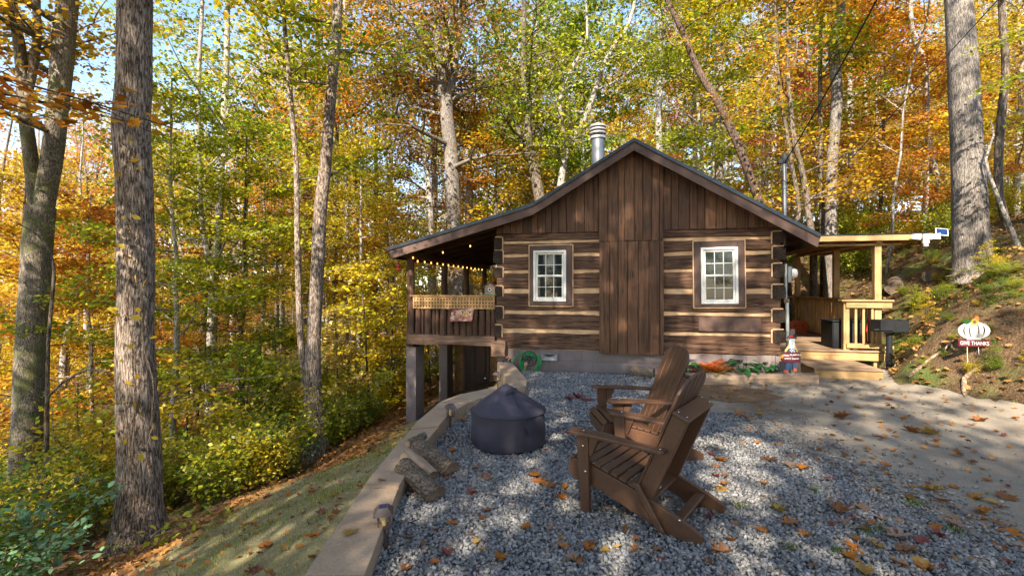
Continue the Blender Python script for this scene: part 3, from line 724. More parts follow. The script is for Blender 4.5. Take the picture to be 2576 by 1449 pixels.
sheet('lawn', lambda y: (float(xw(y)) - 2.75 - .2 * math.sin(y * 2.1), float(xw(y)) - .02), np.arange(-2, 9.6, .15), 22, .012, W['lawn'])
sheet('gravel_bed', lambda y: (float(xw(y)) - .0 + .15, gravx(y)), np.arange(-2, 8.95, .2), 20, .006, W['gravelbase'])
sheet('driveway', lambda y: (gravx(y) - .35, float(xbank(y)) + .05), np.arange(-5, 9.3, .2), 20, .0, W['conc'])

sheet('bare_soil', lambda y: (lambda w: (3.15 - w, 3.15 + 1.05 * w))(.62 * math.sqrt(max(0, 1 - ((y - 7.15) / .62) ** 2)) + .09 * math.sin(y * 14) + .06), np.linspace(6.55, 7.76, 26), 12, .005, W['dirt'])
# gravel stones
def gravel():
    pts = []
    g = np.random.default_rng(5)
    def add(n, y0, y1, smin, smax):
        y = g.uniform(y0, y1, n); L0 = xw(y) + .13; R0 = np.array([gravx(t) for t in y])
        x = L0 + (R0 - L0 + .35) * g.random(n)
        edge = (R0 - x)
        keep = (edge > 0) | (g.random(n) < np.exp(edge * 11))
        lv = (x - CA.x) * CV.x + (y - CA.y) * CV.y
        keep &= lv < -.12
        s = g.uniform(smin, smax, n)
        return x[keep], y[keep], s[keep]
    A = [add(46000, 1.9, 4.6, .011, .029), add(30000, 4.6, 8.95, .013, .030)]
    # thin scatter over the driveway edge
    n = 4200; y = g.uniform(2.2, 6, n); x = np.array([gravx(t) for t in y]) + g.exponential(.28, n); A.append((x, y, g.uniform(.012, .026, n)))
    x = np.concatenate([a[0] for a in A]); y = np.concatenate([a[1] for a in A]); s = np.concatenate([a[2] for a in A]); n = len(x)
    C = np.stack([x, y, ground(x, y) + s * .22 + g.uniform(0, .012, n)], 1)
    # each stone: a randomly squashed, turned box
    base = np.array([(-1, -1, -1), (1, -1, -1), (1, 1, -1), (-1, 1, -1), (-1, -1, 1), (1, -1, 1), (1, 1, 1), (-1, 1, 1)], float) * .5
    B = base[None] * (1 + g.uniform(-.45, .3, (n, 8, 3)))
    B *= np.stack([s * g.uniform(.8, 1.3, n), s * g.uniform(.55, .95, n), s * g.uniform(.3, .6, n)], 1)[:, None, :]
    q = g.normal(0, 1, (n, 4)); q[:, 1:3] *= .45; q /= np.linalg.norm(q, axis=1, keepdims=True)
    w, a, b, c = q.T
    Rm = np.stack([1 - 2 * (b * b + c * c), 2 * (a * b - c * w), 2 * (a * c + b * w), 2 * (a * b + c * w), 1 - 2 * (a * a + c * c), 2 * (b * c - a * w), 2 * (a * c - b * w), 2 * (b * c + a * w), 1 - 2 * (a * a + b * b)], 1).reshape(n, 3, 3)
    V = np.einsum('nij,nkj->nki', Rm, B) + C[:, None, :]
    me = bpy.data.meshes.new('gravel'); me.vertices.add(n * 8); me.vertices.foreach_set('co', V.reshape(-1).astype(np.float32))
    q6 = np.array([(0, 3, 2, 1), (4, 5, 6, 7), (0, 1, 5, 4), (1, 2, 6, 5), (2, 3, 7, 6), (3, 0, 4, 7)])
    idx = (q6[None] + (np.arange(n) * 8)[:, None, None]).reshape(-1)
    me.loops.add(len(idx)); me.loops.foreach_set('vertex_index', idx.astype(np.int32))
    me.polygons.add(n * 6); me.polygons.foreach_set('loop_start', np.arange(0, n * 24, 4, dtype=np.int32)); me.polygons.foreach_set('loop_total', np.full(n * 6, 4, dtype=np.int32))
    me.update(calc_edges=True); me.materials.append(W['stone'])
    o = bpy.data.objects.new('gravel', me); link(o); setp(o, 'loose blue-grey crushed stone filling the yard beside the retaining wall', 'gravel', kind='stuff')
gravel()

# ------------------------------------------------------------------ retaining wall
inner = [(-.66, -.6), (-.70, 1.2), (-.72, 2.35), (-.80, 3.4), (-.79, 4.4), (-.70, 5.39), (-.55, 5.85), (-.40, 6.15), (-.14, 6.52), (.20, 6.9)]
outer = [(-.98, -.6), (-1.0, 1.2), (-1.01, 2.35), (-1.05, 3.4), (-1.03, 4.4), (-.98, 5.2), (-.88, 5.95), (-.66, 6.4), (-.34, 6.78), (.0, 7.1)]
def densify(p, n):
    out = []
    for i in range(len(p) - 1):
        for k in range(n): t = k / n; out.append((p[i][0] * (1 - t) + p[i + 1][0] * t, p[i][1] * (1 - t) + p[i + 1][1] * t))
    return out + [p[-1]]
I2, O2 = densify(inner, 2), densify(outer, 2)
wall = thing('retaining_wall', 'low curved tan block wall with flat capstones between the gravel and the mossy slope', 'wall', (-.8, 3.4, 0))
iw = -wall.location
M = MB()
for i in range(len(I2) - 1):
    a, b, c, d = I2[i], I2[i + 1], O2[i + 1], O2[i]
    e = .008
    def lerp(p, q, t): return (p[0] + (q[0] - p[0]) * t, p[1] + (q[1] - p[1]) * t)
    ln = math.dist(a, b); t = e / max(ln, .1)
    q = [lerp(a, b, t), lerp(b, a, t), lerp(c, d, t), lerp(d, c, t)]
    zt = .15 + rnd.uniform(-.006, .006)
    M.prism([(x + iw.x, y + iw.y) for x, y in q], zt - .075, zt, axis='z')
M.build('capstones', W['cap'], wall)
M = MB()
for i in range(len(I2) - 1):
    a, b, c, d = I2[i], I2[i + 1], O2[i + 1], O2[i]
    cx = (a[0] + c[0]) / 2; cy = (a[1] + c[1]) / 2
    sh = lambda p: ((p[0] - cx) * .93 + cx + iw.x, (p[1] - cy) * .985 + cy + iw.y)
    M.prism([sh(a), sh(b), sh(c), sh(d)], -1.3, .073, axis='z')
M.build('wall_blocks', W['cap'], wall)
# taller stone return that meets the cabin foundation
inr = [(.202, 6.91), (.22, 7.3), (.18, 7.7), (.12, 8.1), (.05, 8.6), (.0, 9.1)]
otr = [(-.002, 7.11), (-.07, 7.4), (-.12, 7.75), (-.18, 8.15), (-.23, 8.6), (-.27, 9.05)]
sw = thing('stone_wall', 'short straight end of the tan block wall meeting the foundation left of the hose', 'wall', (.1, 7.9, 0))
M = MB(); k0 = -sw.location
zt = [.155, .162, .158, .166, .160]
for i in range(len(inr) - 1):
    q = [inr[i], inr[i + 1], otr[i + 1], otr[i]]
    M.prism([(x + k0.x, y + k0.y) for x, y in q], -1.4, zt[i], axis='z')
M.build('stone_courses', W['cap'], sw)

# ------------------------------------------------------------------ cabin
cabin = thing('log_cabin', 'brown hewn-log cabin with tan chinking, board gable and covered side porches', 'cabin', CA, CANG)
def wallbox(name, mat, boxes, parent=cabin, b=.004):
    M = MB()
    for q in boxes: M.rbox(*q, b=b)
    return M.build(name, mat, parent)
UW, VD = 4.90, 6.0
# foundation with block joints
M = MB()
for r_ in range(9):
    z1 = .405 - r_ * .2; z0 = z1 - .195
    u = .0 - (.2 if r_ % 2 else 0)
    while u < UW:
        a, b = max(0.0, u), min(UW, u + .4)
        if b - a > .03: M.box(a + .002, b - .002, .03, .2, z0, z1)
        u += .4
M.box(.01, UW - .01, .045, .19, -1.4, .40); M.box(0, .18, .21, VD, -2, .4); M.box(UW - .18, UW, .21, VD, -.4, .4); M.box(UW-.05, UW + .33, .0, .22, -.05, .40)
M.build('foundation', W['block'], cabin)
# chinking slab
wallbox('chinking', W['chink'], [(0.02, UW - .02, .035, .16, .40, 2.56), (.02, .16, .16, VD, .4, 2.56), (UW - .16, UW - .02, .16, VD, .4, 2.56), (.16, UW - .16, VD - .14, VD, .4, 2.56)])
rows = [(.415, .713), (.780, 1.06), (1.13, 1.46), (1.54, 1.83), (1.89, 2.125), (2.185, 2.38), (2.44, 2.575)]
for k, (z0, z1) in enumerate(rows):
    for a, b in ((-.0, 1.93), (3.02, UW + .02)):
        z0_ = z0 + rnd.uniform(-.008, .008); z1_ = z1 + rnd.uniform(-.01, .01)
        M = MB(); M.roughlog(a, b, .0, .12, z0_, z1_, seed=k * 3 + a, amp=.012); M.build('log', W['log'], cabin, smooth='auto')
    for s, u0 in ((0, -.02), (1, UW - .13)):
        M = MB(); M.roughlog(.17, VD, u0 + .01, u0 + .14, z0, z1, seed=k + 50 + s, amp=.008, axis='y'); M.build('log', W['log'], cabin, smooth='auto')
# notched ends of the side-wall logs with chinking round them
for k, z in enumerate([2.41, 2.155, 1.86, 1.50, 1.095, .745]):
    for s, (a, b) in enumerate(((-.06, .10), (UW - .10, UW + .09))):
        w0 = a + rnd.uniform(-.01, .01); w1 = b + rnd.uniform(-.015, .015); zc = z - .02; hh = rnd.uniform(.085, .115)
        M = MB(); M.roughlog(-.022, .02, w0, w1, zc - hh, zc + hh, seed=k + s * 9, amp=.016, nx=4, axis='y'); M.build('log_end', W['logend'], cabin)
        M = MB()
        if s == 0: M.rbox(w1 + .002, w1 + .025, -.012, .02, zc - hh, zc + hh + .02); M.rbox(w0 + .02, w1 + .002, -.012, .02, zc + hh + .012, zc + hh + .034)
        else: M.rbox(w0 - .027, w0 - .004, -.012, .02, zc - hh, zc + hh + .02); M.rbox(w0 - .004, w1 - .03, -.012, .02, zc + hh + .012, zc + hh + .034)
        M.build('chinking', W['chink'], cabin)
M = MB(); M.roughlog(-.18, .03, -.06, .20, .27, .56, seed=77, amp=.02, nx=5, axis='y'); M.build('log_end', W['beam'], cabin)
M = MB(); M.rbox(3.62, 4.62, -.022, -.004, .80, 1.04); M.build('patch_board', W['trim'], cabin, label='flat grey-brown plank set into the log wall below the right window')
# board panels and gable siding
def boards(M, u0, u1, zlo, zhi, v0, w=.15, seed=0, th=.03):
    rr = random.Random(seed); u = u0; i = 0
    while u < u1 - .01:
        ww = min(w * rr.uniform(.75, 1.25), u1 - u)
        if u1 - (u + ww) < .06: ww = u1 - u
        dv = (.016 if i % 2 else 0) + rr.uniform(0, .004)
        a, b = u + .005, u + ww - .005
        za, zb = (zhi(a), zhi(b)) if callable(zhi) else (zhi, zhi)
        zl = zlo - rr.uniform(0, .008)
        va, vb = v0 - dv, v0 + th
        vs = [(a, va, zl), (b, va, zl), (b, vb, zl), (a, vb, zl), (a, va, za), (b, va, zb), (b, vb, zb), (a, vb, za)]
        if a < 2.525 < b:
            zm = zhi(2.525) if callable(zhi) else zhi
            vs += [(2.525, va, zm), (2.525, vb, zm)]
            M.add(vs, [(0, 3, 2, 1), (4, 8, 9, 7), (8, 5, 6, 9), (0, 1, 5, 8, 4), (1, 2, 6, 5), (2, 3, 7, 9, 6), (3, 0, 4, 7)])
        else: M.add(vs, [(0, 3, 2, 1), (4, 5, 6, 7), (0, 1, 5, 4), (1, 2, 6, 5), (2, 3, 7, 6), (3, 0, 4, 7)])
        u += ww; i += 1
def rooftop(u):
    if u < .75: return 3.06 - (.75 - u) * .262
    if u <= 2.525: return 4.12 - (2.525 - u) * .597
    return 4.12 - (u - 2.525) * .597
under = lambda u: rooftop(u) - .13
M = MB(); M.prism([(1.93, .39), (3.03, .39), (3.03, under(3.03)-.02), (2.525, under(2.525)-.02), (1.93, under(1.93)-.02)], .0, .012); M.build('panel_backing', W['rafter'], cabin)
M = MB(); boards(M, -.01, 1.915, 2.58, under, .0, .145, 3); boards(M, 3.035, UW + .02, 2.58, under, .0, .15, 4); M.box(.0, UW, .035, .10, 2.45, 2.72); M.build('gable_siding', W['board'], cabin)
M = MB(); boards(M, 1.915, 3.035, 2.395, under, -.045, .15, 5, th=.05); M.build('upper_board_panel', W['board'], cabin)
M = MB(); boards(M, 1.92, 3.045, .375, 2.382, -.045, .165, 6, th=.05); M.build('lower_board_panel', W['board'], cabin)
# gable backing
M = MB(); M.prism([(.0, 2.6), (UW, 2.6), (UW, under(UW) - .01), (2.525, under(2.525) - .02), (.75, under(.75) - .02), (.0, under(0) - .02)], .105, .16); M.build('gable_wall', W['board'], cabin); M = MB(); M.prism([(.0, 2.6), (UW, 2.6), (UW, under(UW) - .01), (2.525, under(2.525) - .02), (.75, under(.75) - .02), (.0, under(0) - .02)], VD - .16, VD - .1)
M.build('gable_wall', W['board'], cabin)
# roof
prof = [(-2.09, rooftop(-2.09)), (.55, rooftop(.55) - .0), (.75, rooftop(.75) + .01), (.95, rooftop(.95)), (2.525, 4.12), (5.40, rooftop(5.40))]
def offs(d): return [(u, z - d) for u, z in prof]
M = MB(); n = len(prof)
M.prism(prof + offs(.045)[::-1], -.36, VD + .35); M.build('roof', W['shingle'], cabin)
M = MB(); M.prism(offs(.047) + offs(.07)[::-1], -.34, VD + .33); M.build('roof_deck', W['rafter'], cabin)
M = MB(); M.prism(offs(-.006) + offs(.055)[::-1], -.372, -.362); M.build('drip_edge', W['drip'], cabin)
for sgn, pr in ((0, prof[:5]), (1, prof[4:])):
    M = MB(); pp = [(u, z - .057) for u, z in pr]; qq = [(u, z - .205) for u, z in pr]
    if sgn == 0: pp[0] = (-2.06, pp[0][1]); qq[0] = (-2.02, qq[0][1])
    else: qq[-1] = (qq[-1][0] - .04, qq[-1][1])
    M.prism(pp + qq[::-1], -.345, -.315); M.build('fascia', W['trim'], cabin)
# left eave and right eave boards
wallbox('eave_board', W['rafter'], [(-2.07, -2.04, -.30, VD + .3, 2.12, 2.25)])
wallbox('eave_board', W['rafter'], [(5.33, 5.36, -.30, VD + .3, 2.22, 2.33)])
# porch rafters
for k in range(10):
    v = -.05 + k * .66; u0, u1 = -2.0, .0
    M = MB(); M.prism([(u0, rooftop(u0) - .072), (u1, rooftop(u1) - .072), (u1, rooftop(u1) - .20), (u0, rooftop(u0) - .16)], v, v + .07); M.build('rafter', W['rafter'], cabin)
for k in range(10):
    v = -.2 + k * .66
    M = MB(); M.prism([(4.95, rooftop(4.95) - .072), (5.32, rooftop(5.32) - .072), (5.32, rooftop(5.32) - .17), (4.95, rooftop(4.95) - .18)], v, v + .06); M.build('rafter', W['rafter'], cabin)
# windows
def window(u0, u1, z0, z1, cu0, cu1, cz0, cz1, tilt):
    wd = thing('window', None, None); wd.parent = cabin; wd.location = ((u0 + u1) / 2, -.03, (z0 + z1) / 2); wd.rotation_euler = (0, tilt, 0)
    cx, cz = (u0 + u1) / 2, (z0 + z1) / 2
    q = lambda a, b, c, d, e, f: (a - cx, b - cx, c, d, e - cz, f - cz)
    M = MB(); t = .012
    for b_ in ((cu0 - .02, cu0 + .004, .0, .05, cz0 - .02, cz1 + .015), (cu1 - .004, cu1 + .02, .0, .05, cz0 - .02, cz1 + .015), (cu0, cu1, .0, .05, cz0 - .025, cz0 + .004), (cu0, cu1, .0, .05, cz1 - .004, cz1 + .02)): M.rbox(*q(*b_))
    M.build('chinking_bead', W['chink'], wd)
    M = MB()
    for b_ in ((cu0, u0 - .002, -.02, .05, cz0, cz1), (u1 + .002, cu1, -.02, .05, cz0, cz1), (u0 - .002, u1 + .002, -.018, .05, cz0, z0 - .002), (u0 - .002, u1 + .002, -.018, .05, z1 + .002, cz1)): M.rbox(*q(*b_))
    M.build('casing', W['trim'], wd)
    M = MB(); f = .045
    for b_ in ((u0, u0 + f, -.04, .05, z0, z1), (u1 - f, u1, -.04, .05, z0, z1), (u0 + f, u1 - f, -.04, .05, z0, z0 + f), (u0 + f, u1 - f, -.04, .05, z1 - f, z1)): M.rbox(*q(*b_))
    M.build('frame', W['cream'], wd)
    zm = (z0 + z1) / 2
    for k, (a, b, vv) in enumerate(((zm - .02, z1 - f, -.012), (z0 + f, zm + .02, -.026))):
        s = empty_part('sash', wd)
        M = MB(); g_ = .035; l, r_ = u0 + f + .002, u1 - f - .002
        for b_ in ((l, l + g_, vv, vv + .03, a, b), (r_ - g_, r_, vv, vv + .03, a, b), (l + g_, r_ - g_, vv, vv + .03, a, a + g_), (l + g_, r_ - g_, vv, vv + .03, b - g_, b)): M.rbox(*q(*b_))
        for i in (1, 2): x = l + g_ + (r_ - l - 2 * g_) * i / 3; M.box(*q(x - .006, x + .006, vv + .012, vv + .022, a + g_, b - g_))
        zc = (a + b) / 2; M.box(*q(l + g_, r_ - g_, vv + .0125, vv + .0215, zc - .006, zc + .006))
        M.build('sash_frame', W['cream'], s)
        M = MB(); M.box(*q(l + g_ - .003, r_ - g_ + .003, vv + .0235, vv + .027, a + g_ - .003, b - g_ + .003)); M.build('pane', W['glass'], s)
    return wd
window(.716, 1.326, 1.30, 2.245, .64, 1.435, 1.225, 2.335, 0)
w2 = window(3.654, 4.251, 1.275, 2.25, 3.545, 4.36, 1.22, 2.36, -.012)
# vents
for nm, (a, b, c, d), lb in (('vent', (.845, 1.16, .20, .335), None), ('vent', (3.277, 3.583, .19, .31), None)):
    e = empty_part('vent', cabin)
    M = MB()
    for q in ((a, b, .0, .029, d - .012, d), (a, b, .0, .029, c, c + .012), (a, a + .012, .0, .029, c, d), (b - .012, b, .0, .029, c, d)): M.box(*q)
    M.build('vent_frame', W['steel'], e)
    M = MB(); cx, cz = (a + b) / 2, (c + d) / 2; x0, x1, y0, y1 = a + .012, b - .012, c + .012, d - .012
    M.add([(x0, .002, y0), (x1, .002, y0), (x1, .002, y1), (x0, .002, y1), (cx - .02, .026, cz), (cx + .02, .026, cz)], [(0, 1, 5, 4), (1, 2, 5), (2, 3, 4, 5), (3, 0, 4)]); M.build('vent_louvre', W['steel'], e)
# chimney pipe
ch = empty_part('chimney', cabin); ch.location = (1.81, 2.0, 3.6)
M = MB(); M.lathe([(.145, 0), (.145, 1.30)], 28); M.build('flue_pipe', W['steel'], ch, smooth='auto')
M = MB(); M.lathe([(.155, 1.24), (.175, 1.26), (.175, 1.31), (.155, 1.315)], 28); M.lathe([(.15, 1.36), (.182, 1.37), (.182, 1.40), (.15, 1.405)], 28); M.lathe([(.15, 1.44), (.182, 1.445), (.182, 1.475), (.15, 1.48)], 28); M.lathe([(.155, 1.515), (.18, 1.52), (.175, 1.56), (.10, 1.585)], 28)
M.build('chimney_cap', M_plain('dull_galvanised_cap', (.38, .37, .36), .5, metal=.3), ch, smooth='auto')
M = MB(); M.lathe([(.11, 1.31), (.11, 1.52)], 16); M.build('inner_flue', W['black'], ch, smooth='auto')
# service mast, meter, conduit
ms = thing('service_mast', 'grey steel electric service mast rising through the right roof slope', 'pole', cab(5.12, .45, 0), CANG)
M = MB(); M.lathe([(.035, 2.3), (.035, 3.78)], 16); M.lathe([(.05, 3.3), (.05, 3.33)], 16); M.build('pipe', W['steel'], ms, smooth='auto')
M = MB(); M.lathe([(.05, 3.74), (.065, 3.78), (.065, 3.86), (.03, 3.93)], 14); M.rbox(-.11, .02, -.04, .04, 3.74, 3.82); M.build('weather_head', W['bin'], ms, smooth='auto')
M = MB(); M.tube([(-.1, -.02, 3.78), (-.3, -.05, 3.65), (-.38, -.08, 3.40), (-.32, -.1, 3.2), (-.25, -.1, 3.12)], .008, 6); M.tube([(0, -.05, 3.76), (.1, -.1, 3.55), (.06, -.08, 3.4)], .008, 6); M.tube([(-.04, -.05, 3.8), (-.12, -.1, 3.5), (.04, -.06, 3.36)], .007, 6)
M.build('drip_loop_cable', W['black'], ms, smooth=True)
mt = thing('electric_meter', 'round white electric meter on the right corner of the cabin above a grey conduit', 'meter', cab(5.04, .12, 0), CANG)
M = MB(); M.tube([(.0, .0, 1.96), (.0, .0, 1.36)], .022, 10); M.tube([(.02, .0, 1.30), (.035, .0, .42)], .028, 10); M.build('conduit', M_plain('grey_green_conduit', (.42, .45, .42), .6), mt, smooth='auto')
M = MB(); M.rbox(-.03, .055, -.02, .06, 1.29, 1.37); M.build('junction_box', W['root'], mt)
M = MB(); M.rbox(.03, .10, .0, .16, 1.64, 1.92, b=.01); M.build('meter_box', W['steel'], mt)
M = MB(); M.lathe([(.085, 0), (.085, .05), (.07, .09), (.03, .105)], 20, mat=Matrix.Translation((.10, .08, 1.80)) @ Matrix.Rotation(R(90), 4, 'Y')); M.build('meter_dial', W['white'], mt, smooth='auto')

# left porch
lp = cabin
for k, v in enumerate((0.0, 1.9, 3.6, 5.4)):
    M = MB(); zb = .44
    M.tube([(-1.80, v + .08, zb), (-1.79, v + .08, 1.2), (-1.80, v + .08, 2.17)], [.082, .078, .074], 14, wob=.12, seed=k); M.build('porch_post', W['post'], lp, smooth='auto')
wallbox('porch_header', W['rafter'], [(-1.88, -1.72, -.25, 5.9, 2.15, 2.28)], b=.01)
M = MB(); M.roughlog(-1.78, -.03, -.06, .08, .445, .64, seed=5, amp=.02); M.build('porch_beam', W['beam'], lp, smooth='auto')
wallbox('porch_floor', W['rafter'], [(-1.86, -.01, .085, 5.8, .56, .64), (-1.88, -1.74, .085, 5.8, .38, .555)])
for k in range(5): wallbox('floor_joist', W['rafter'], [(-1.73, -.03, .5 + k * 1.2, .56 + k * 1.2, .40, .555)])
pk = [( -1.79, .10), (-1.665, .11), (-1.54, .05), (-1.47, .14), (-1.31, .07), (-1.235, .07), (-1.15, .14), (-1.0, .13), (-.86, .12), (-.735, .13), (-.60, .12), (-.475, .10), (-.36, .13), (-.22, .10), (-.115, .09)]
for k, (u, w) in enumerate(pk):
    M = MB(); M.tube([(u + w / 2, .02, .62), (u + w / 2 + rnd.uniform(-.01, .01), .01, .9), (u + w / 2, .02, 1.135 - rnd.uniform(0, .02))], [w * .5, w * .49, w * .47], 12, wob=.1, seed=k)
    M.build('picket_log', W['post'], lp, smooth='auto')
wallbox('picket_rail', W['rafter'], [(-1.78, -.03, .085, .12, .68, .74), (-1.78, -.03, .085, .12, 1.02, 1.08)])
for k in range(34):
    M = MB(); v = .3 + k * .16; M.tube([(-1.82, v, .62), (-1.82, v, 1.13)], .07, 8, wob=.1, seed=k); M.build('picket_log', W['post'], lp, smooth='auto')
wallbox('side_rail', W['rafter'], [(-1.87, -1.77, .2, 5.7, 1.14, 1.18)])
# lattice strip: laths crossing at right angles
M = MB(); u0, u1, z0, z1 = -1.70, -.035, 1.145, 1.385
for i in range(28): a = u0 + (u1 - u0 - .032) * i / 27; M.box(a, a + .032, -.035, -.026, z0, z1)
for i in range(4): a = z0 + (z1 - z0 - .042) * i / 3; M.box(u0, u1, -.0255, -.017, a, a + .042)
M.build('lattice_panel', W['lattice'], lp)
wallbox('lattice_cap', W['lattice'], [(-1.76, -.03, -.06, .06, 1.388, 1.408)])
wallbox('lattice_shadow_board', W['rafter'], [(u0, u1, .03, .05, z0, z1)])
for nm, (a, b, c, d, e) in (('pillar', (-1.87, -1.66, .02, .44, -1.5)), ('pillar', (-1.84, -1.64, 1.75, 2.15, -1.9)), ('pillar', (-1.84, -1.64, 3.6, 4.0, -1.9))):
    M = MB()
    for r_ in range(9): z1 = .375 - r_ * .2; M.rbox(a, b, c, d, z1 - .197, z1, b=.004)
    M.box(a + .004, b - .004, c + .004, d - .004, e, .37); M.build('pillar', W['block'], lp)
# basement front
wallbox('basement_wall', W['osb'], [(-1.62, -1.40, 2.2, 2.26, -2.2, .38), (-.74, -.02, 2.2, 2.26, -2.2, .38), (-1.40, -.74, 2.2, 2.26, .36, .39)])
dr = empty_part('basement_door', cabin)
wallbox('door_frame', W['trim'], [(-1.40, -1.35, 2.17, 2.20, -1.6, .36), (-.79, -.74, 2.17, 2.20, -1.6, .36)], dr)
wallbox('door_slab', W['door'], [(-1.35, -.79, 2.20, 2.24, -1.6, .36)], dr)
wallbox('door_moulding', W['door'], [(-1.30, -1.10, 2.185, 2.199, -.52, .25), (-1.04, -.84, 2.185, 2.199, -.52, .25), (-1.30, -1.10, 2.185, 2.199, -1.4, -.7), (-1.04, -.84, 2.185, 2.199, -1.4, -.7)], dr, b=.01)
M = MB(); M.lathe([(.012, 0), (.012, .03), (.03, .04), (.03, .06), (.01, .07)], 14, mat=Matrix.Translation((-.83, 2.199, -.60)) @ Matrix.Rotation(R(90), 4, 'X')); M.build('door_knob', W['screw'], dr, smooth='auto')

# right porch
DZ = .355
wallbox('deck_rim', W['pineh'], [(4.98, 7.19, 1.56, 1.60, .16, .318), (7.15, 7.19, 1.60, 6.2, .16, .318)])
M = MB()
for k in range(33):
    v = 1.53 + k * .142; M.rbox(4.95 + (0 if v > 0 else 0), 7.22, v, v + .137, .321, DZ)
M.build('deck_boards', W['deck'], cabin)
for v in (1.62, 3.6, 5.9): wallbox('deck_post', W['pine'], [(7.03, 7.13, v, v + .1, -.3, .30)])
stp = thing('porch_step', 'low wooden landing step in front of the right porch deck', 'step', cab(6.09, .95, 0), CANG)
M = MB()
for k in range(8): v = -.60 + k * .146; M.rbox(-.54, .54, v, v + .142, .142, .172)
M.build('tread', W['deck'], stp)
wallbox('riser', W['pineh'], [(-.52, .52, -.58, -.55, .0, .139), (-.52, -.49, -.548, .58, .0, .139), (.49, .52, -.548, .58, 0, .139)], stp)
for v, a in ((1.60, 7.04), (3.45, 7.06), (5.9, 7.06)):
    wallbox('roof_post', W['pine'], [(a, a + .115, v, v + .115, DZ, 2.40)], b=.006)
wallbox('roof_post', W['pine'], [(5.0, 5.10, 5.9, 6.0, DZ, 2.40)])
# front rail section
wallbox('rail_cap', W['pineh'], [(6.44, 7.32, 1.50, 1.66, 1.29, 1.325)], b=.006)
wallbox('rail_board', W['pineh'], [(6.53, 7.30, 1.535, 1.57, 1.17, 1.286)]); wallbox('rail_board', W['pineh'], [(6.54, 7.33, 1.535, 1.57, .40, .49)])
wallbox('rail_post', W['pine'], [(6.50, 6.60, 1.575, 1.675, DZ, 1.286)])
for u in (6.69, 6.82, 6.97, 7.00 + .15):
    if u < 7.03 or u > 7.15: wallbox('baluster', W['pine'], [(u, u + .042, 1.573, 1.605, .42, 1.27)])
# side rail
wallbox('rail_cap', W['pineh'], [(7.04, 7.18, 1.74, 6.1, 1.29, 1.325)])
wallbox('rail_board', W['pineh'], [(7.13, 7.165, 1.74, 6.1, 1.20, 1.286)]); wallbox('rail_board', W['pineh'], [(7.13, 7.165, 1.74, 6.1, .40, .48)])
for k in range(31): v = 1.8 + k * .14; wallbox('baluster', W['pine'], [(7.09, 7.126, v, v + .045, .42, 1.28)])
wallbox('rail_cap', W['pineh'], [(5.1, 7.03, 5.92, 6.05, 1.29, 1.325)])
for k in range(10): u = 5.2 + k * .18; wallbox('baluster', W['pine'], [(u, u + .045, 5.93, 5.97, DZ, 1.285)])
# flat porch roof
wallbox('porch_roof', W['drip'], [(4.95, 7.86, 1.43, 6.35, 2.553, 2.568)])
wallbox('porch_roof_fascia', W['pineh'], [(5.0, 7.84, 1.45, 1.488, 2.44, 2.55), (7.80, 7.84, 1.49, 6.3, 2.44, 2.55)])
wallbox('porch_ceiling', W['pineh'], [(4.95, 7.79, 1.49 + k * .5, 1.98 + k * .5, 2.535, 2.551) for k in range(9)])
for k in range(7): wallbox('ceiling_joist', W['pine'], [(5.0 + k * .44, 5.04 + k * .44, 1.49, 6.3, 2.44, 2.533)])
wallbox('porch_roof_beam', W['pineh'], [(7.05, 7.15, 1.56, 6.2, 2.40, 2.438)])
wallbox('porch_roof_beam', W['pineh'], [(5.0, 7.5, 1.60, 1.70, 2.36, 2.398) ])
# ------------------------------------------------------------------ things on and around the cabin
def text(body, size, mat, parent, loc, rot, depth=.002, bold=0.0, name='lettering', shear=0, sx=1.0):
    cu = bpy.data.curves.new(name, 'FONT'); cu.body = body; cu.size = size; cu.extrude = depth; cu.align_x = 'CENTER'; cu.align_y = 'CENTER'; cu.offset = bold; cu.shear = shear
    o = bpy.data.objects.new(name, cu); COL.objects.link(o)
    dg = bpy.context.evaluated_depsgraph_get(); me = bpy.data.meshes.new_from_object(o.evaluated_get(dg)); bpy.data.objects.remove(o)
    me.materials.clear(); me.materials.append(mat)
    n = bpy.data.objects.new(name, me); link(n); n.parent = parent; n.location = loc; n.rotation_euler = rot; n.scale = (sx, 1, 1); return n

# string lights along the left porch header
sl = thing('string_lights', 'string of small warm glowing bulbs hung along the left porch roof', 'string lights', cab(-1.70, .1, 2.1), CANG)
pts = [(-.02 + .0 * k, -.05 + k * .33, .05 - .05 * abs(math.sin(k * PI / 2)) ) for k in range(18)]
M = MB(); M.tube([(0, .1 + k * .165, .045 - .03 * (1 - (abs((k % 3) - 1.5) / 1.5))) for k in range(35)], .005, 5)
front = [(-.0, -.12, .10), (.5, .2, .22), (1.0, .45, .36), (1.55, .7, .53)]
M.tube([(0, .1, .045)] + front, .005, 5); M.build('cord', W['black'], sl, smooth=True)
sock = MB()
for k, p in enumerate([(0, .1 + i * .36, .0) for i in range(14)] + [(q[0], q[1], q[2] - .045) for q in front[:]]):
    M = MB(); M.lathe([(.005, -.03), (.012, -.02), (.013, -.005), (.008, .01)], 10, c=p); M.build('bulb', W['bulb'], sl, smooth=True)
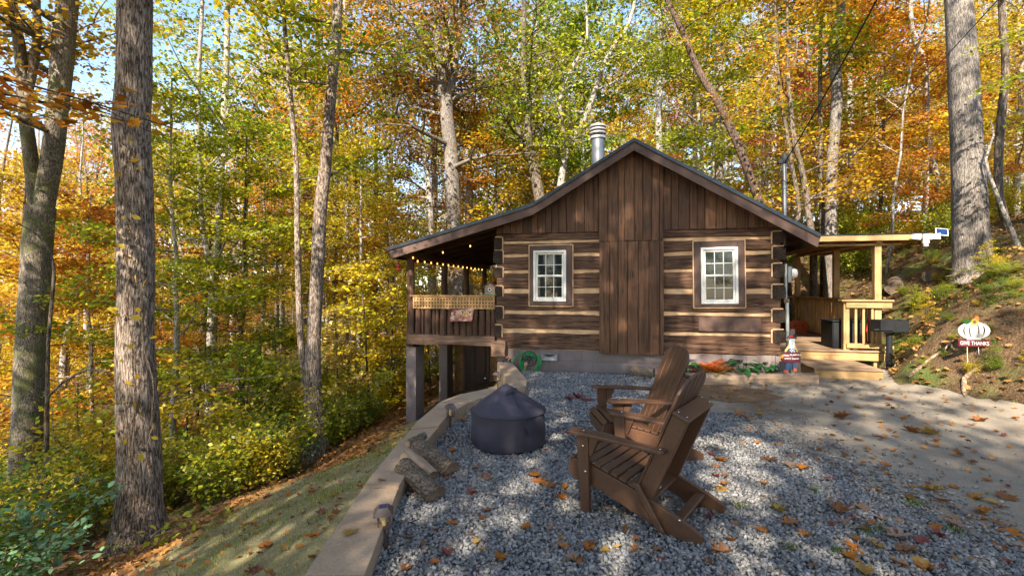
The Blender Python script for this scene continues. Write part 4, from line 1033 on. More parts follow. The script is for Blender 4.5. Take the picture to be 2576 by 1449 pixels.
# cabin sign
sg = thing('hanging_sign', 'worn red and cream CABIN sign hanging on the porch picket logs', 'sign', cab(-.66, -.10, 1.13), CANG); sg.rotation_euler = (R(-14), 0, CANG)
sgm, nt, out = newmat('worn_sign_paint'); bs = N(nt, 'ShaderNodeBsdfPrincipled', Roughness=.7)
n1 = N(nt, 'ShaderNodeTexNoise', Scale=9.0, Detail=7.0); L(nt, texco(nt, (1, 1, 2.5)), n1.inputs['Vector'])
r_ = ramp(nt, [(.36, (.24, .045, .03)), (.5, (.36, .13, .09)), (.62, (.55, .42, .33)), (.75, (.30, .30, .36))]); L(nt, n1.outputs['Fac'], r_.inputs[0]); L(nt, r_.outputs[0], bs.inputs['Base Color']); L(nt, bs.outputs[0], out.inputs[0])
M = MB(); M.prism([(-.20, 0), (.235, .02), (.215, -.215), (-.235, -.225)], -.008, .008); M.build('sign_board', sgm, sg)
text('CABIN', .115, W['straw'], sg, (.04, -.0105, -.085), (R(90), 0, 0), bold=.0015, sx=.95)
text('welcome to our', .035, W['bronze'], sg, (.03, -.0105, -.17), (R(90), 0, 0)) if False else None
# birdhouse on the lattice cap
bh = thing('birdhouse', 'small weathered wooden birdhouse with a green base standing on the lattice cap', 'birdhouse', cab(-.135, .0, 1.409), CANG)
M = MB(); M.rbox(-.13, .14, -.07, .07, 0, .02); M.build('base', M_plain('faded_green', (.12, .25, .12), .7), bh)
M = MB(); M.prism([(-.09, .022), (.11, .022), (.11, .16), (.01, .23), (-.09, .16)], -.055, .055)
M.build('house_body', W['timber'], bh)
M = MB(); M.prism([(-.11, .15), (.01, .245), (.01, .262), (-.125, .155)], -.075, .07); M.prism([(.012, .262), (.012, .245), (.125, .15), (.138, .156)], -.075, .07); M.build('roof', W['beam'], bh)
M = MB(); M.lathe([(.022, 0), (.022, .004)], 16, mat=Matrix.Translation((.01, -.0555, .11)) @ Matrix.Rotation(R(90), 4, 'X')); M.build('entrance_hole', W['black'], bh)
M = MB(); M.lathe([(.036, 0), (.036, .0025)], 16, mat=Matrix.Translation((.01, -.0553, .11)) @ Matrix.Rotation(R(90), 4, 'X')); M.build('hole_ring', W['white'], bh)
# feeder
hf = thing('hummingbird_feeder', 'small red and clear hummingbird feeder hanging from the left eave', 'feeder', cab(-1.98, -.1, 1.92), CANG)
M = MB(); M.lathe([(.02, .02), (.033, .04), (.033, .11), (.02, .13)], 14); M.build('bottle', M_plain('clear_red_nectar', (.45, .05, .03), .15), hf, smooth='auto')
M = MB(); M.lathe([(.015, -.025), (.05, -.01), (.05, .005), (.02, .02)], 16); M.build('tray', W['red'], hf, smooth='auto')
M = MB(); M.tube([(0, 0, .13), (0, 0, .26)], .004, 5); M.build('hanger', W['black'], hf)
# flag-ish windsock and red ornament far down the porch
wsk = thing('windsock', 'small star-spangled red, white and blue windsock hanging at the back of the left porch', 'windsock', cab(-1.0, 4.9, 1.95), CANG)
M = MB(); M.lathe([(.07, 0), (.075, .10)], 14); M.build('blue_band', W['blue'], wsk, smooth='auto')
M = MB()
for k in range(8):
    a = k * PI / 4; x, y = .07 * math.cos(a), .07 * math.sin(a)
    if k % 2: M.box(x - .02, x + .02, y - .003, y + .003, -.34, -.005)
M.build('white_streamers', W['white'], wsk)
M = MB()
for k in range(8):
    a = k * PI / 4; x, y = .07 * math.cos(a), .07 * math.sin(a)
    if not k % 2: M.box(x - .02, x + .02, y - .003, y + .003, -.36, -.005)
M.build('red_streamers', W['red'], wsk)
M = MB(); M.tube([(0, 0, .1), (0, 0, .35)], .003, 4); M.build('cord', W['black'], wsk)
orn = thing('red_wreath_branch', 'bunch of deep red artificial leaves standing behind the birdhouse', 'decoration', cab(-.25, 1.3, .64), CANG)
M = MB(); M.lathe([(.08, 0), (.10, .25), (.05, .45), (.06, .5)], 14); M.build('vase', W['bronze'], orn, smooth='auto')
g = np.random.default_rng(3); Pn = g.normal(0, 1, (170, 3)) * np.array([.09, .09, .15]) + np.array([0, 0, 1.02]); leafcards('leaf_bunch', Pn, g.uniform(.05, .09, 170), M_leaf('deep_red', [(.25, .01, .01), (.4, .02, .02), (.5, .03, .03), (.3, .01, .01)]), orn, g=g, tilt=1)
M = MB(); M.tube([(0, 0, .48), (0, 0, 1.0)], .008, 5); M.build('stem', W['root'], orn)

# hose reel
hr = thing('garden_hose', 'bright green garden hose coiled on a round scrolled black wall hanger', 'hose', cab(.655, -.03, .22), CANG)
M = MB()
for k, (rr_, dz, dx) in enumerate([(.165, -.03, .02), (.178, -.035, .01), (.19, -.04, .02), (.172, -.06, .03), (.16, -.05, -.01), (.185, -.055, .0)]):
    a0 = rnd.uniform(0, 6); pp = []
    for i in range(37): a = a0 + 2 * PI * i / 36; pp.append((dx + rr_ * math.cos(a) * 1.0, -.03 - .012 * k + .006 * math.sin(3 * a), dz + rr_ * math.sin(a) * (1.12 if math.sin(a) < 0 else .85)))
    M.tube(pp, .0105, 7)
M.tube([(.05, -.05, .12), (-.1, -.08, .15), (-.22, -.1, .10), (-.30, -.12, .0), (-.34, -.12, -.05)], .0105, 7)
M.build('hose', W['green'], hr, smooth=True)
M = MB()
def ring(M, c, r, t=.006, a0=0, a1=2 * PI, n=24, y=-.10): M.tube([(c[0] + r * math.cos(a0 + (a1 - a0) * i / n), y, c[1] + r * math.sin(a0 + (a1 - a0) * i / n)) for i in range(n + 1)], t, 5)
ring(M, (0, .03), .135, .008); ring(M, (0, .03), .03, .007)
for k in range(6):
    a = k * PI / 3; ring(M, (.07 * math.cos(a), .03 + .07 * math.sin(a)), .034, .006, a, a + 4.6, 14)
M.tube([(0, -.1, .03), (0, 0, .03)], .012, 6); M.build('scroll_hanger', W['black'], hr, smooth=True)
sp = thing('spigot', 'brass and plastic hose tap on a short standpipe beside the coiled hose', 'tap', cab(.24, -.12, 0), CANG)
M = MB(); M.tube([(0, 0, .0), (0, 0, .24)], .014, 8); M.tube([(0, 0, .2), (-.05, -.03, .22), (-.09, -.04, .18)], .013, 8); M.tube([(.04, 0, .22), (.1, -.02, .10), (.1, -.02, .06)], .018, 8); M.build('standpipe', W['black'], sp, smooth=True)
M = MB(); M.lathe([(.02, .24), (.026, .25), (.026, .27), (.01, .28)], 10); M.build('handle', W['orange'], sp, smooth='auto')
tr = thing('garden_trowel_stake', 'short pale wooden stake leaning below the coiled hose', 'stake', cab(.60, -.32, 0), CANG)
M = MB(); M.tube([(-.02, 0, 0), (.01, .06, .14)], .011, 6); M.rbox(-.02, .045, .045, .075, .13, .20); M.build('stake', W['timber'], tr)

# planter timber, plants
tm = thing('landscape_timber', 'long weathered tan timber edging the planting bed in front of the cabin', 'timber', (3.9, 7.92, 0))
M = MB(); M.roughlog(-1.25, 1.06, -.11, .05, -.05, .155, seed=9, amp=.016); M.build('timber', W['timber'], tm, smooth='auto')
sheet('planting_bed', lambda y: (2.75, 4.95), np.linspace(7.95, 8.75, 6), 14, .10, W['soil'])
lg = thing('short_log', 'short grey log lying against the foundation behind the far chair', 'log', (2.24, 8.42, .09))
M = MB(); M.tube([(-.16, .08, -.01), (0, .0, 0), (.2, -.12, .0)], [.09, .088, .084], 16, wob=.2); M.build('bark_log', W['cutlog'], lg, smooth='auto')
def fern(x, y, col, h, n, label, name='fern', z=.10):
    root = thing(name, label, 'fern', (x, y, z)); rr = random.Random(int(x * 100)); M = MB(); Vs = []
    for j in range(n):
        a = j * 2.4; d = Vector((math.cos(a), math.sin(a), rr.uniform(.7, 1.6))).normalized(); p = Vector((0, 0, 0)); pts = [p]
        for i in range(9): d = (d + Vector((0, 0, -.11))).normalized(); p = p + d * h / 9 * rr.uniform(.9, 1.1); pts.append(p)
        M.tube(pts, .003, 4, caps=False)
        for i in range(1, 9):
            w = h * .24 * math.sin(PI * (i + .7) / 10); dd = (pts[i + 1] - pts[i]).normalized() if i < 9 else d; sd = dd.cross(Vector((0, 0, 1))).normalized()
            for s in (-1, 1):
                for o_ in (0, .5):
                    q = pts[i].lerp(pts[min(9, i + 1)], o_); tip = q + sd * s * w + dd * w * .35 - Vector((0, 0, w * .15)); m1 = q.lerp(tip, .45)
                    Vs.append([q, m1 + dd * h * .022, tip, m1 - dd * h * .022])
    M.build('stalk', W['root'], root)
    fastmesh('fronds', np.array([[tuple(v) for v in q] for q in Vs]), 4, W['leaf_' + col], root); return root
def hosta(x, y, r, n, label, ls=.17, group=None):
    root = thing('hosta', label, 'plant', (x, y, .10), group=group); rr = random.Random(int(x * 77)); M = MB(); Vs = []
    for j in range(n):
        a = j * 2.4; e = rr.uniform(.25, 1.3); L_ = r * rr.uniform(.5, 1.0); st = Vector((math.cos(a) * L_ * math.cos(e), math.sin(a) * L_ * math.cos(e), L_ * math.sin(e) * .9 + .03))
        M.tube([(0, 0, 0), st * .6 + Vector((0, 0, .02)), st], .004, 4)
        d = Vector((math.cos(a), math.sin(a), -.25)).normalized(); sd = d.cross(Vector((0, 0, 1))).normalized(); u = sd.cross(d)
        s = ls * rr.uniform(.7, 1.2)
        Vs.append([st + d * s * t + sd * s * w + u * s * h for t, w, h in ((-.05, 0, 0), (.12, .26, .05), (.4, .33, .06), (.75, .18, .0), (1.0, 0, -.12), (.75, -.18, 0), (.4, -.33, .06), (.12, -.26, .05))])
    M.build('stalk', W['leaf_hosta'], root)
    fastmesh('leaves', np.array([[tuple(v) for v in q] for q in Vs]), 8, W['leaf_hosta'], root); return root
fern(3.36, 8.12, 'fernred', .44, 22, 'bright orange-red fern in the planting bed')
fern(3.40, 8.0, 'fern', .30, 12, 'yellow-green fern fronds at the foot of the orange-red fern')
hosta(2.98, 8.2, .27, 15, 'dark green broad-leaved plant left of the orange fern, in front of the vent')
hosta(3.85, 8.12, .30, 20, 'dark green broad-leaved plant just right of the orange fern')
hosta(4.25, 8.05, .24, 18, 'dark green low plant at the right end of the planting bed', .14)

# scarecrow sign
sc = thing('scarecrow_sign', 'wooden scarecrow cutout with hat and denim legs holding a maroon greeting board', 'decoration', (4.57, 7.90, .15), R(-6)); sc.scale = (.92, .92, .95)
M = MB(); M.prism([(-.075, .60), (.085, .60), (.08, .635), (.06, .65), (.045, .77), (-.02, .765), (-.045, .65), (-.075, .635)], -.012, .012); M.build('hat', W['bronze'], sc)
M = MB(); M.prism([(-.05, .63), (.055, .63), (.055, .655), (-.05, .655)], -.018, -.0125); M.build('hat_band', W['red'], sc)
M = MB(); M.lathe([(.03, 0), (.022, .01)], 12, mat=Matrix.Translation((.05, -.019, .66)) @ Matrix.Rotation(R(90), 4, 'X')); M.build('hat_flower', W['bin'], sc)
M = MB(); M.prism([(-.045, .44), (.045, .44), (.05, .598), (-.04, .598)], -.012, .006); M.build('face', W['white'], sc)
M = MB()
M.prism([(-.008, .51), (.010, .51), (.001, .535)], -.0155, -.0125); M.build('nose', W['black'], sc)
for x in (-.015, .018): M = MB(); M.lathe([(.007, 0), (.007, .003)], 8, mat=Matrix.Translation((x, -.0125, .565)) @ Matrix.Rotation(R(90), 4, 'X')); M.build('eye', W['black'], sc)
M = MB(); M.prism([(-.045, .598), (-.052, .50), (-.12, .39), (-.105, .37), (-.05, .44), (-.047, .50)], -.011, .004); M.prism([(.05, .598), (.055, .50), (.10, .38), (.085, .37), (.052, .44), (.05, .50)], -.011, .004); M.build('straw_hair', W['straw'], sc)
M = MB(); M.prism([(-.045, .37), (.05, .37), (.055, .438), (-.04, .438)], -.014, .0); M.build('gingham_bow', W['blue'], sc)
M = MB()
for i in range(4):
    for j in range(3):
        if (i + j) % 2: M.box(-.038 + i * .022, -.018 + i * .022, -.0165, -.0145, .375 + j * .02, .394 + j * .02)
M.build('bow_checks', W['white'], sc)
M = MB(); M.prism([(-.18, .20), (.125, .20), (.135, .375), (-.15, .37)], -.03, -.016); M.build('greeting_board', W['maroon'], sc)
text('Happy PUMPKIN', .042, W['white'], sc, (-.012, -.0325, .325), (R(90), R(-2), 0), bold=.0006)
text('SPICE Season', .045, W['white'], sc, (-.012, -.0325, .265), (R(90), R(-2), 0), bold=.0006)
M = MB(); M.prism([(-.13, .02), (-.07, .02), (-.01, .205), (-.085, .205)], -.012, .006); M.prism([(.02, .06), (.075, .05), (.06, .205), (.01, .205)], -.012, .006); M.build('denim_legs', W['blue'], sc)
M = MB(); M.prism([(-.145, .015), (-.07, .01), (-.065, .06), (-.13, .065)], -.016, .010); M.prism([(.02, .06), (.075, .03), (.08, .09), (.04, .10)], -.016, .010); M.build('orange_cuffs', W['orange'], sc)
M = MB(); M.rbox(-.13, -.08, -.03, .02, -.0, .016); M.rbox(-.02, .05, -.03, .03, 0, .03); M.build('feet', W['steel'], sc)
M = MB(); M.prism([(-.20, .30), (-.17, .335), (-.165, .31), (-.14, .30), (-.165, .28), (-.16, .255), (-.185, .275), (-.225, .27)], -.04, -.031); M.build('orange_leaf_ornament', W['sunyellow'], sc)
M = MB(); M.tube([(.0, .012, .0), (.0, .012, .5)], .006, 6); M.build('support_rod', W['root'], sc)

# pumpkin cutout, bin, broom on the porch
pc = thing('pumpkin_cutout', 'flat orange wooden pumpkin cutout with painted eyes leaning inside the right porch', 'decoration', cab(6.86, 5.1, DZ), CANG)
M = MB(); M.prism([(-.19, .0), (.19, .0), (.245, .08), (.25, .22), (.18, .32), (.08, .355), (0, .345), (-.08, .355), (-.19, .32), (-.25, .22), (-.245, .08)], -.012, .012); M.build('pumpkin_body', W['orange'], pc)
M = MB(); M.prism([(-.04, .345), (.04, .345), (.03, .40), (-.02, .41)], -.01, .01); M.build('stalk', W['bronze'], pc)
M = MB()
for x in (-.09, .10): M.lathe([(.022, 0), (.022, .003)], 12, mat=Matrix.Translation((x, -.0125, .20)) @ Matrix.Rotation(R(90), 4, 'X')); 
for x in (-.09, .10):
    for s in (-1, 0, 1): M.box(x + s * .022 - .003, x + s * .022 + .003, -.0148, -.0126, .225, .245)
M.build('painted_eyes', W['black'], pc)
bn = thing('storage_bin', 'black plastic storage bin behind the right porch rail', 'bin', cab(6.70, 2.1, DZ), CANG)
M = MB(); M.rbox(-.30, .30, -.30, .30, 0, .52, b=.02); M.build('bin_body', W['bin'], bn)
M = MB(); M.rbox(-.315, .315, -.315, .315, .523, .56, b=.012); M.build('lid', W['bin'], bn)
br = thing('broom', 'red-handled broom leaning against the right porch rail behind the balusters', 'broom', cab(6.93, 1.73, DZ), CANG)
M = MB(); M.tube([(.0, 0, .16), (.14, .06, 1.0)], .012, 8); M.build('handle', W['red'], br, smooth='auto')
M = MB(); M.tube([(.14, .06, 1.0), (.162, .068, 1.12)], .013, 8); M.build('grip', W['white'], br, smooth='auto')
M = MB(); M.prism([(-.09, .0), (.03, .0), (.02, .17), (-.02, .17)], -.03, .03); M.build('brush_head', W['red'], br)
# pedestal grill
gp = hit(2234, 938); gl = thing('pedestal_grill', 'black iron park grill on a single round post at the foot of the bank', 'grill', (6.93, 8.88, gz(6.93, 8.88)), R(-4))
zz = -gz(6.93, 8.88)
M = MB(); M.tube([(0, 0, -.2), (0, 0, .735 + zz)], .05, 16); M.build('post', W['bin'], gl, smooth='auto')
M = MB(); M.lathe([(.05, .69 + zz), (.085, .72 + zz), (.085, .745 + zz)], 16); M.build('collar', W['black'], gl, smooth='auto')
M = MB(); z0, z1 = .76 + zz, .965 + zz
for q in ((-.33, .36, -.012 + .25, .25, z0, z1), (.35, .362, -.22, .24, z0, z1), (-.342, -.33, -.22, .24, z0, z1), (-.33, .35, -.22, .24, z0 - .012, z0), (-.05, .35, -.232, -.22, z0, z1)): M.box(*q)
M.box(-.342, -.05, -.232, -.22, z0 + .02, z1 - .01)
GS = .70
for s in range(4):
    for x in (-.31, -.01): M.rbox(x, x + .07, -.243, -.233, z0 + .045 + s * .035, z0 + .057 + s * .035, b=.003)
M.v = [(x * .70, y * .6, z) for x, y, z in M.v]; M.build('firebox', W['bin'], gl)
M = MB()
for k in range(14): M.tube([(-.32 + k * .05, -.23, z0 + .03), (-.32 + k * .05, .23, z0 + .03)], .006, 5)
M.tube([(-.46, -.15, z0 + .03), (-.33, -.15, z0 + .03)], .012, 6); M.v = [(x * .70, y * .6, z) for x, y, z in M.v]; M.build('grate', W['black'], gl)
# flood light with solar panel
fl = thing('solar_floodlight', 'white three-headed security floodlight with a blue solar panel at the porch roof corner', 'light', cab(7.62, 1.40, 2.49), CANG)
fl.scale = (.82, .82, .82)
def flhead(x0, x1, tilt, y=0):
    h_ = empty_part('lamp_head', fl); h_.location = ((x0 + x1) / 2, -.06 + y, 0); h_.rotation_euler = (R(8), 0, tilt); w = (x1 - x0) / 2
    M = MB(); M.prism([(-w, -.05), (w, -.065), (w, .065), (-w, .05)], -.03, .03); M.build('housing', W['white'], h_)
    M = MB(); M.prism([(-w + .02, -.035), (w - .02, -.045), (w - .02, .045), (-w + .02, .035)], -.034, -.031); M.build('lens', W['clear'] if 0 else M_plain('frosted_lens', (.42, .43, .38), .25), h_)
flhead(-.12, .06, .35); flhead(.09, .26, 0); flhead(.27, .42, -.35, .0)
M = MB(); M.rbox(.10, .22, -.07, .0, -.16, -.07, b=.01); M.build('motion_sensor', W['white'], fl)
M = MB(); M.lathe([(.05, -.22), (.055, -.17), (.04, -.165)], 14, c=(.16, -.04, 0)); M.build('sensor_lens', M_plain('grey_sensor', (.35, .37, .42), .3), fl, smooth='auto')
sp_ = empty_part('solar_panel', fl); sp_.location = (.50, .02, .10); sp_.rotation_euler = (R(-32), R(9), R(-10))
M = MB(); M.rbox(-.115, .115, -.01, .01, -.10, .10, b=.006); M.build('panel_frame', W['white'], sp_)
M = MB(); M.box(-.098, .098, -.0125, -.0105, -.083, .083); M.build('solar_cells', W['panel'], sp_)
M = MB(); M.tube([(0, .01, -.02), (-.15, .03, -.08)], .01, 6); M.build('bracket', W['white'], sp_)
# overhead cables
mastp = cab(5.12, .45, 3.75)
for nm, a, b, lb, r_, sag in (('overhead_cable', mastp, XZ(2188, 0, 5.5), 'thick black service cable running from the mast up to the top of the picture', .011, .15), ('overhead_cable', cab(5.0, -.2, 2.62), XZ(2493, 0, 5.2), 'thin black cable running from the cabin corner up to the top right', .006, .08)):
    e = a + (b - a) * 1.9; pts = []
    for i in range(33): t = i / 32; p = a.lerp(e, t); p.z -= sag * 4 * t * (1 - t); pts.append(p - a)
    M = MB(); M.tube(pts, r_, 6); o = M.build(nm, W['black'], None, smooth=True); o.location = a; setp(o, lb, 'cable', 'overhead cables')

# give thanks sign
sgp = hit(2450, 900); gt = thing('pumpkin_yard_sign', 'white metal pumpkin yard sign with sunflower above a maroon GIVE THANKS board on the bank', 'sign', sgp, R(-6))
oz = .18
M = MB()
def cres(c, w0, w1, s):   # vertical crescent rib
    pts = [];
    for i in range(13): a = -PI / 2 + PI * i / 12; pts.append((c + s * w0 * math.cos(a), oz + .23 + .115 * math.sin(a) * (1 if 1 else 1)))
    for i in range(13): a = PI / 2 - PI * i / 12; pts.append((c + s * w1 * math.cos(a), oz + .23 + .107 * math.sin(a)))
    return pts
def rib(xa0, xa1, xb, h0, h1, y):
    """crescent between two half-ellipses"""
    o_ = [(xb + (xa1 - xb) * math.cos(-PI / 2 + PI * i / 14), oz + .215 + h1 * math.sin(-PI / 2 + PI * i / 14)) for i in range(15)]
    n_ = [(xb + (xa0 - xb) * math.cos(PI / 2 - PI * i / 14), oz + .215 + h0 * math.sin(PI / 2 - PI * i / 14)) for i in range(15)]
    return o_ + n_
M.prism([(.052 * math.cos(t * PI / 12), oz + .215 + .118 * math.sin(t * PI / 12)) for t in range(24)], -.006, .006)
for s in (-1, 1):
    M.prism(rib(s * .072, s * .125, s * .012, .112, .126, 0), -.006, .006); M.prism(rib(s * .15, s * .212, s * .02, .112, .122, 0), -.0055, .0055)
M.prism([(-.1, oz + .085), (.1, oz + .085), (.06, oz + .115), (-.06, oz + .115)], -.005, .005); M.prism([(-.06, oz + .322), (.06, oz + .322), (.08, oz + .336), (-.08, oz + .336)], -.005, .005)
M.build('pumpkin_shape', W['whitemetal'], gt)
M = MB()
for k in range(14):
    a = k * 2 * PI / 14; c, s = math.cos(a), math.sin(a); M.add([(c * .02 - s * .01, -.012, s * .02 + c * .01), (c * .02 + s * .01, -.012, s * .02 - c * .01), (c * .062, -.02, s * .062)], [(0, 1, 2)], Matrix.Translation((-.0, 0, oz + .345)))
M.build('sunflower_petals', W['sunyellow'], gt)
M = MB(); M.lathe([(.027, 0), (.02, .012)], 14, mat=Matrix.Translation((0, -.013, oz + .345)) @ Matrix.Rotation(R(90), 4, 'X')); M.build('sunflower_centre', W['bronze'], gt)
M = MB(); M.prism([(-.15, oz + .33), (-.12, oz + .38), (-.05, oz + .37), (-.06, oz + .33), (-.1, oz + .31)], -.012, -.007); M.build('green_leaf', W['leaf_hosta'], gt)
M = MB(); M.prism([(.0, oz + .40), (.05, oz + .38), (.06, oz + .42), (.02, oz + .43)], -.012, -.007); M.build('orange_leaf', W['orange'], gt)
M = MB(); M.prism([(-.21, oz - .01), (.215, oz - .015), (.215, oz + .075), (-.21, oz + .08)], -.008, .008); M.build('name_board', W['maroon'], gt)
text('GIVE THANKS', .075, W['whitemetal'], gt, (.0, -.0105, oz + .033), (R(90), R(1), 0), bold=.001, sx=.82)
M = MB(); M.tube([(-.075, .012, -.1), (-.085, .012, oz + .2)], .004, 5); M.tube([(.08, .012, -.1), (.06, .012, oz + .2)], .004, 5); M.build('stake', W['white'], gt)

# ------------------------------------------------------------------ fire pit under its cover
fp = thing('covered_fire_pit', 'round fire pit under a purple-grey fabric cover with a torn peak', 'fire pit', (-.04, 4.78, 0))
M = MB(); seg = 72; vs = []; fs = []
prof = [(.362, .045), (.366, .09), (.367, .15), (.366, .20), (.365, .25), (.364, .30), (.364, .335), (.367, .350), (.362, .364), (.342, .382), (.30, .408), (.25, .440), (.20, .474), (.15, .508), (.10, .545), (.06, .574), (.03, .592), (.008, .599)]
for i, (r_, z) in enumerate(prof):
    for k in range(seg):
        a = 2 * PI * k / seg; f = 1; dz = 0
        if z < .34: f += .016 * math.sin(a * 5 + z * 9) * (1 - z / .40) + .03 * mnoise.noise(Vector((math.cos(a) * 2.6, math.sin(a) * 2.6, z * 6))) + .014 * mnoise.noise(Vector((math.cos(a) * 7 + z * 9, math.sin(a) * 7, z * 16))) ; dz = -.012 * abs(math.sin(a * 2.5)) * (1 - z / .34)
        else:
            q = (z - .3) / .28; f += .035 * q * math.sin(a * 7 + 1 + z * 8) + .03 * mnoise.noise(Vector((math.cos(a) * 7, math.sin(a) * 7 + z * 11, z * 14))) + .05 * mnoise.noise(Vector((math.cos(a) * 2.5, math.sin(a) * 2.5, z * 9))); dz = .010 * mnoise.noise(Vector((math.cos(a) * 3, math.sin(a) * 3, z * 12)))
        vs.append((r_ * f * math.cos(a) - .02 * max(0, (z - .4)) * 5 * 1, r_ * f * math.sin(a), z + dz))
for i in range(len(prof) - 1):
    for k in range(seg): k2 = (k + 1) % seg; fs.append((i * seg + k, i * seg + k2, (i + 1) * seg + k2, (i + 1) * seg + k))
fs.append(tuple((len(prof) - 1) * seg + k for k in range(seg)))
M.add(vs, fs); M.build('cover', W['cover'], fp, smooth=True)
M = MB(); pts = [(.3705 * math.cos(a), .3705 * math.sin(a), .352 + .004 * math.sin(a * 6)) for a in np.linspace(0, 2 * PI, 60)]; M.tube(pts, .0055, 6)
for a in (-1.15, .9, 2.9): M.tube([(.373 * math.cos(a), .373 * math.sin(a), .06), (.376 * math.cos(a), .376 * math.sin(a), .16), (.372 * math.cos(a), .372 * math.sin(a), .345), (.21 * math.cos(a), .21 * math.sin(a), .475)], .004, 5)
M.build('seam', W['cover'], fp, smooth=True)
M = MB(); M.add([(.0, -.15, .522), (.03, -.12, .542), (.075, -.10, .545), (.085, -.04, .575), (.03, -.07, .580), (-.02, -.12, .548)], [(0, 1, 4, 5), (1, 2, 3, 4)]); M.add([(.105, -.265, .430), (.12, -.26, .435), (.10, -.21, .468), (.09, -.22, .464)], [(0, 1, 2, 3)]); M.add([(.175, -.345, .19), (.20, -.335, .20), (.165, -.342, .27), (.15, -.35, .26)], [(0, 1, 2, 3)])
M.build('tear', W['black'], fp)
for a in (-1.25, .8, 2.9, 4.0):
    M = MB(); x, y = .30 * math.cos(a), .30 * math.sin(a); M.rbox(x - .03, x + .03, y - .03, y + .03, -.01, .10); M.build('leg', W['black'], fp)

# ------------------------------------------------------------------ adirondack chairs
def ellipse_end(x0, x1, y0, y1, n=6): pass
ac = thing('adirondack_chair', 'near brown slatted garden chair, seen from behind, its back to the camera', 'chair', (.914, 3.38, .012), R(53.1), group='brown slatted garden chairs on the gravel')
cm = W['chair']
def plank(name, pts, x0, x1, parent=ac, axis='x', b=.0): M = MB(); M.prism(pts, x0, x1, axis=axis); o = M.build(name, cm, parent); bv = o.modifiers.new('bevel', 'BEVEL'); bv.width = .005; bv.segments = 2; bv.limit_method = 'ANGLE'; return o
strg = [(.40, .345), (.44, .325), (.455, .28), (.44, .235), (.40, .205), (.18, .165), (-.10, .075), (-.33, .0), (-.50, -.005), (-.535, .02), (-.53, .06), (-.44, .105), (-.22, .185), (.0, .255), (.15, .295), (.30, .335)]
for x in (-.275, .24): plank('side_rail', strg, x, x + .035)
for s, x in ((-1, -.315), (1, .28)):
    plank('front_leg', [(.255, -.005), (.325, -.005), (.36, .535), (.26, .535)], x, x + .036)
    plank('arm_bracket', [(.235, .40), (.256, .40), (.256, .535), (.17, .535)], x, x + .03)
# arms
for s in (-1, 1):
    P_ = [(.245, .37), (.27, .40), (.31, .415), (.35, .40), (.37, .36), (.368, .30), (.355, .1), (.345, -.15), (.335, -.285), (.32, -.30), (.27, -.30), (.262, -.28), (.262, -.1), (.252, .15)]
    M = MB(); M.prism([(s * a, b) for a, b in P_], .538, .562, axis='z'); o = M.build('arm', cm, ac); bv = o.modifiers.new('b', 'BEVEL'); bv.width = .006; bv.segments = 2; bv.limit_method = 'ANGLE'
    for v in o.data.vertices: v.co.z += -.045 * max(0, (.2 - v.co.y)) * 1.2
# seat slats follow the rails
def seatz(y): return np.interp(y, [-.1, .0, .15, .30, .40, .455], [.225, .26, .30, .342, .352, .30])
for k in range(8):
    y = .415 - k * .066; z = float(seatz(y)); t = math.atan2(float(seatz(y + .03)) - float(seatz(y - .03)), .06)
    M = MB(); M.rbox(-.272, .272, -.028, .028, -.001, .019, b=.005, mat=Matrix.Translation((0, y, z)) @ Matrix.Rotation(t, 4, 'X')); M.build('seat_slat', cm, ac)
# back: five fanned slats
th = R(24.5); bm0 = Vector((0, -.085, .215))
Mb = Matrix.Translation(bm0) @ Matrix.Rotation(th, 4, 'X')
tops = [.69, .80, .845, .80, .69]
for k in range(5):
    c0 = (k - 2) * .098; c1 = (k - 2) * .113; w0, w1 = .043, .0495; T_ = tops[k]
    pl = [(c0 - w0, 0), (c0 + w0, 0), (c1 + w1, T_ - .05)]
    for i in range(7):
        t = i / 6; x = c1 + w1 - 2 * w1 * t
        pl.append((x, max(0, 1 - (abs(x) / .292) ** 2.5) ** .42 * .20 + .645))
    pl.append((c1 - w1, pl[-1][1] - .0))
    pp = [(c0 - w0, 0), (c0 + w0, 0)] + [(x, z) for x, z in pl[3:-1]]
    M = MB(); M.prism(pp, -.0, .02, mat=Mb); o = M.build('back_slat', cm, ac); bv = o.modifiers.new('b', 'BEVEL'); bv.width = .004; bv.segments = 2; bv.limit_method = 'ANGLE'
# back frame: uprights, top rail, lower rail
for x in (-.262, .232):
    M = MB(); M.rbox(x, x + .03, -.115, -.004, -.03, .60, b=.006, mat=Mb); M.build('back_upright', cm, ac)
M = MB(); M.rbox(-.285, .285, -.118, -.004, .602, .626, b=.006, mat=Mb); M.build('back_rail', cm, ac)
M = MB(); M.rbox(-.228, .228, -.03, -.004, .36, .43, b=.006, mat=Mb); M.build('back_rail', cm, ac)
lr = MB(); lr.rbox(-.24, .24, -.115, -.004, -.02, .01, b=.006, mat=Mb); lo = lr.build('lower_rail', cm, ac)
M = MB(); M.rbox(-.06, -.01, -.095, -.04, .0105, .0125, b=.0006, mat=Mb); M.build('maker_plate', W['bin'], lo)
M = MB()
for q in ((-.055, -.015, -.088, -.084), (-.055, -.051, -.088, -.05), (-.037, -.033, -.088, -.05), (-.019, -.015, -.088, -.05), (-.048, -.022, -.068, -.064)): M.box(q[0], q[1], q[2], q[3], .0127, .0135, mat=Mb)
M.build('maker_mark', W['white'], lo)
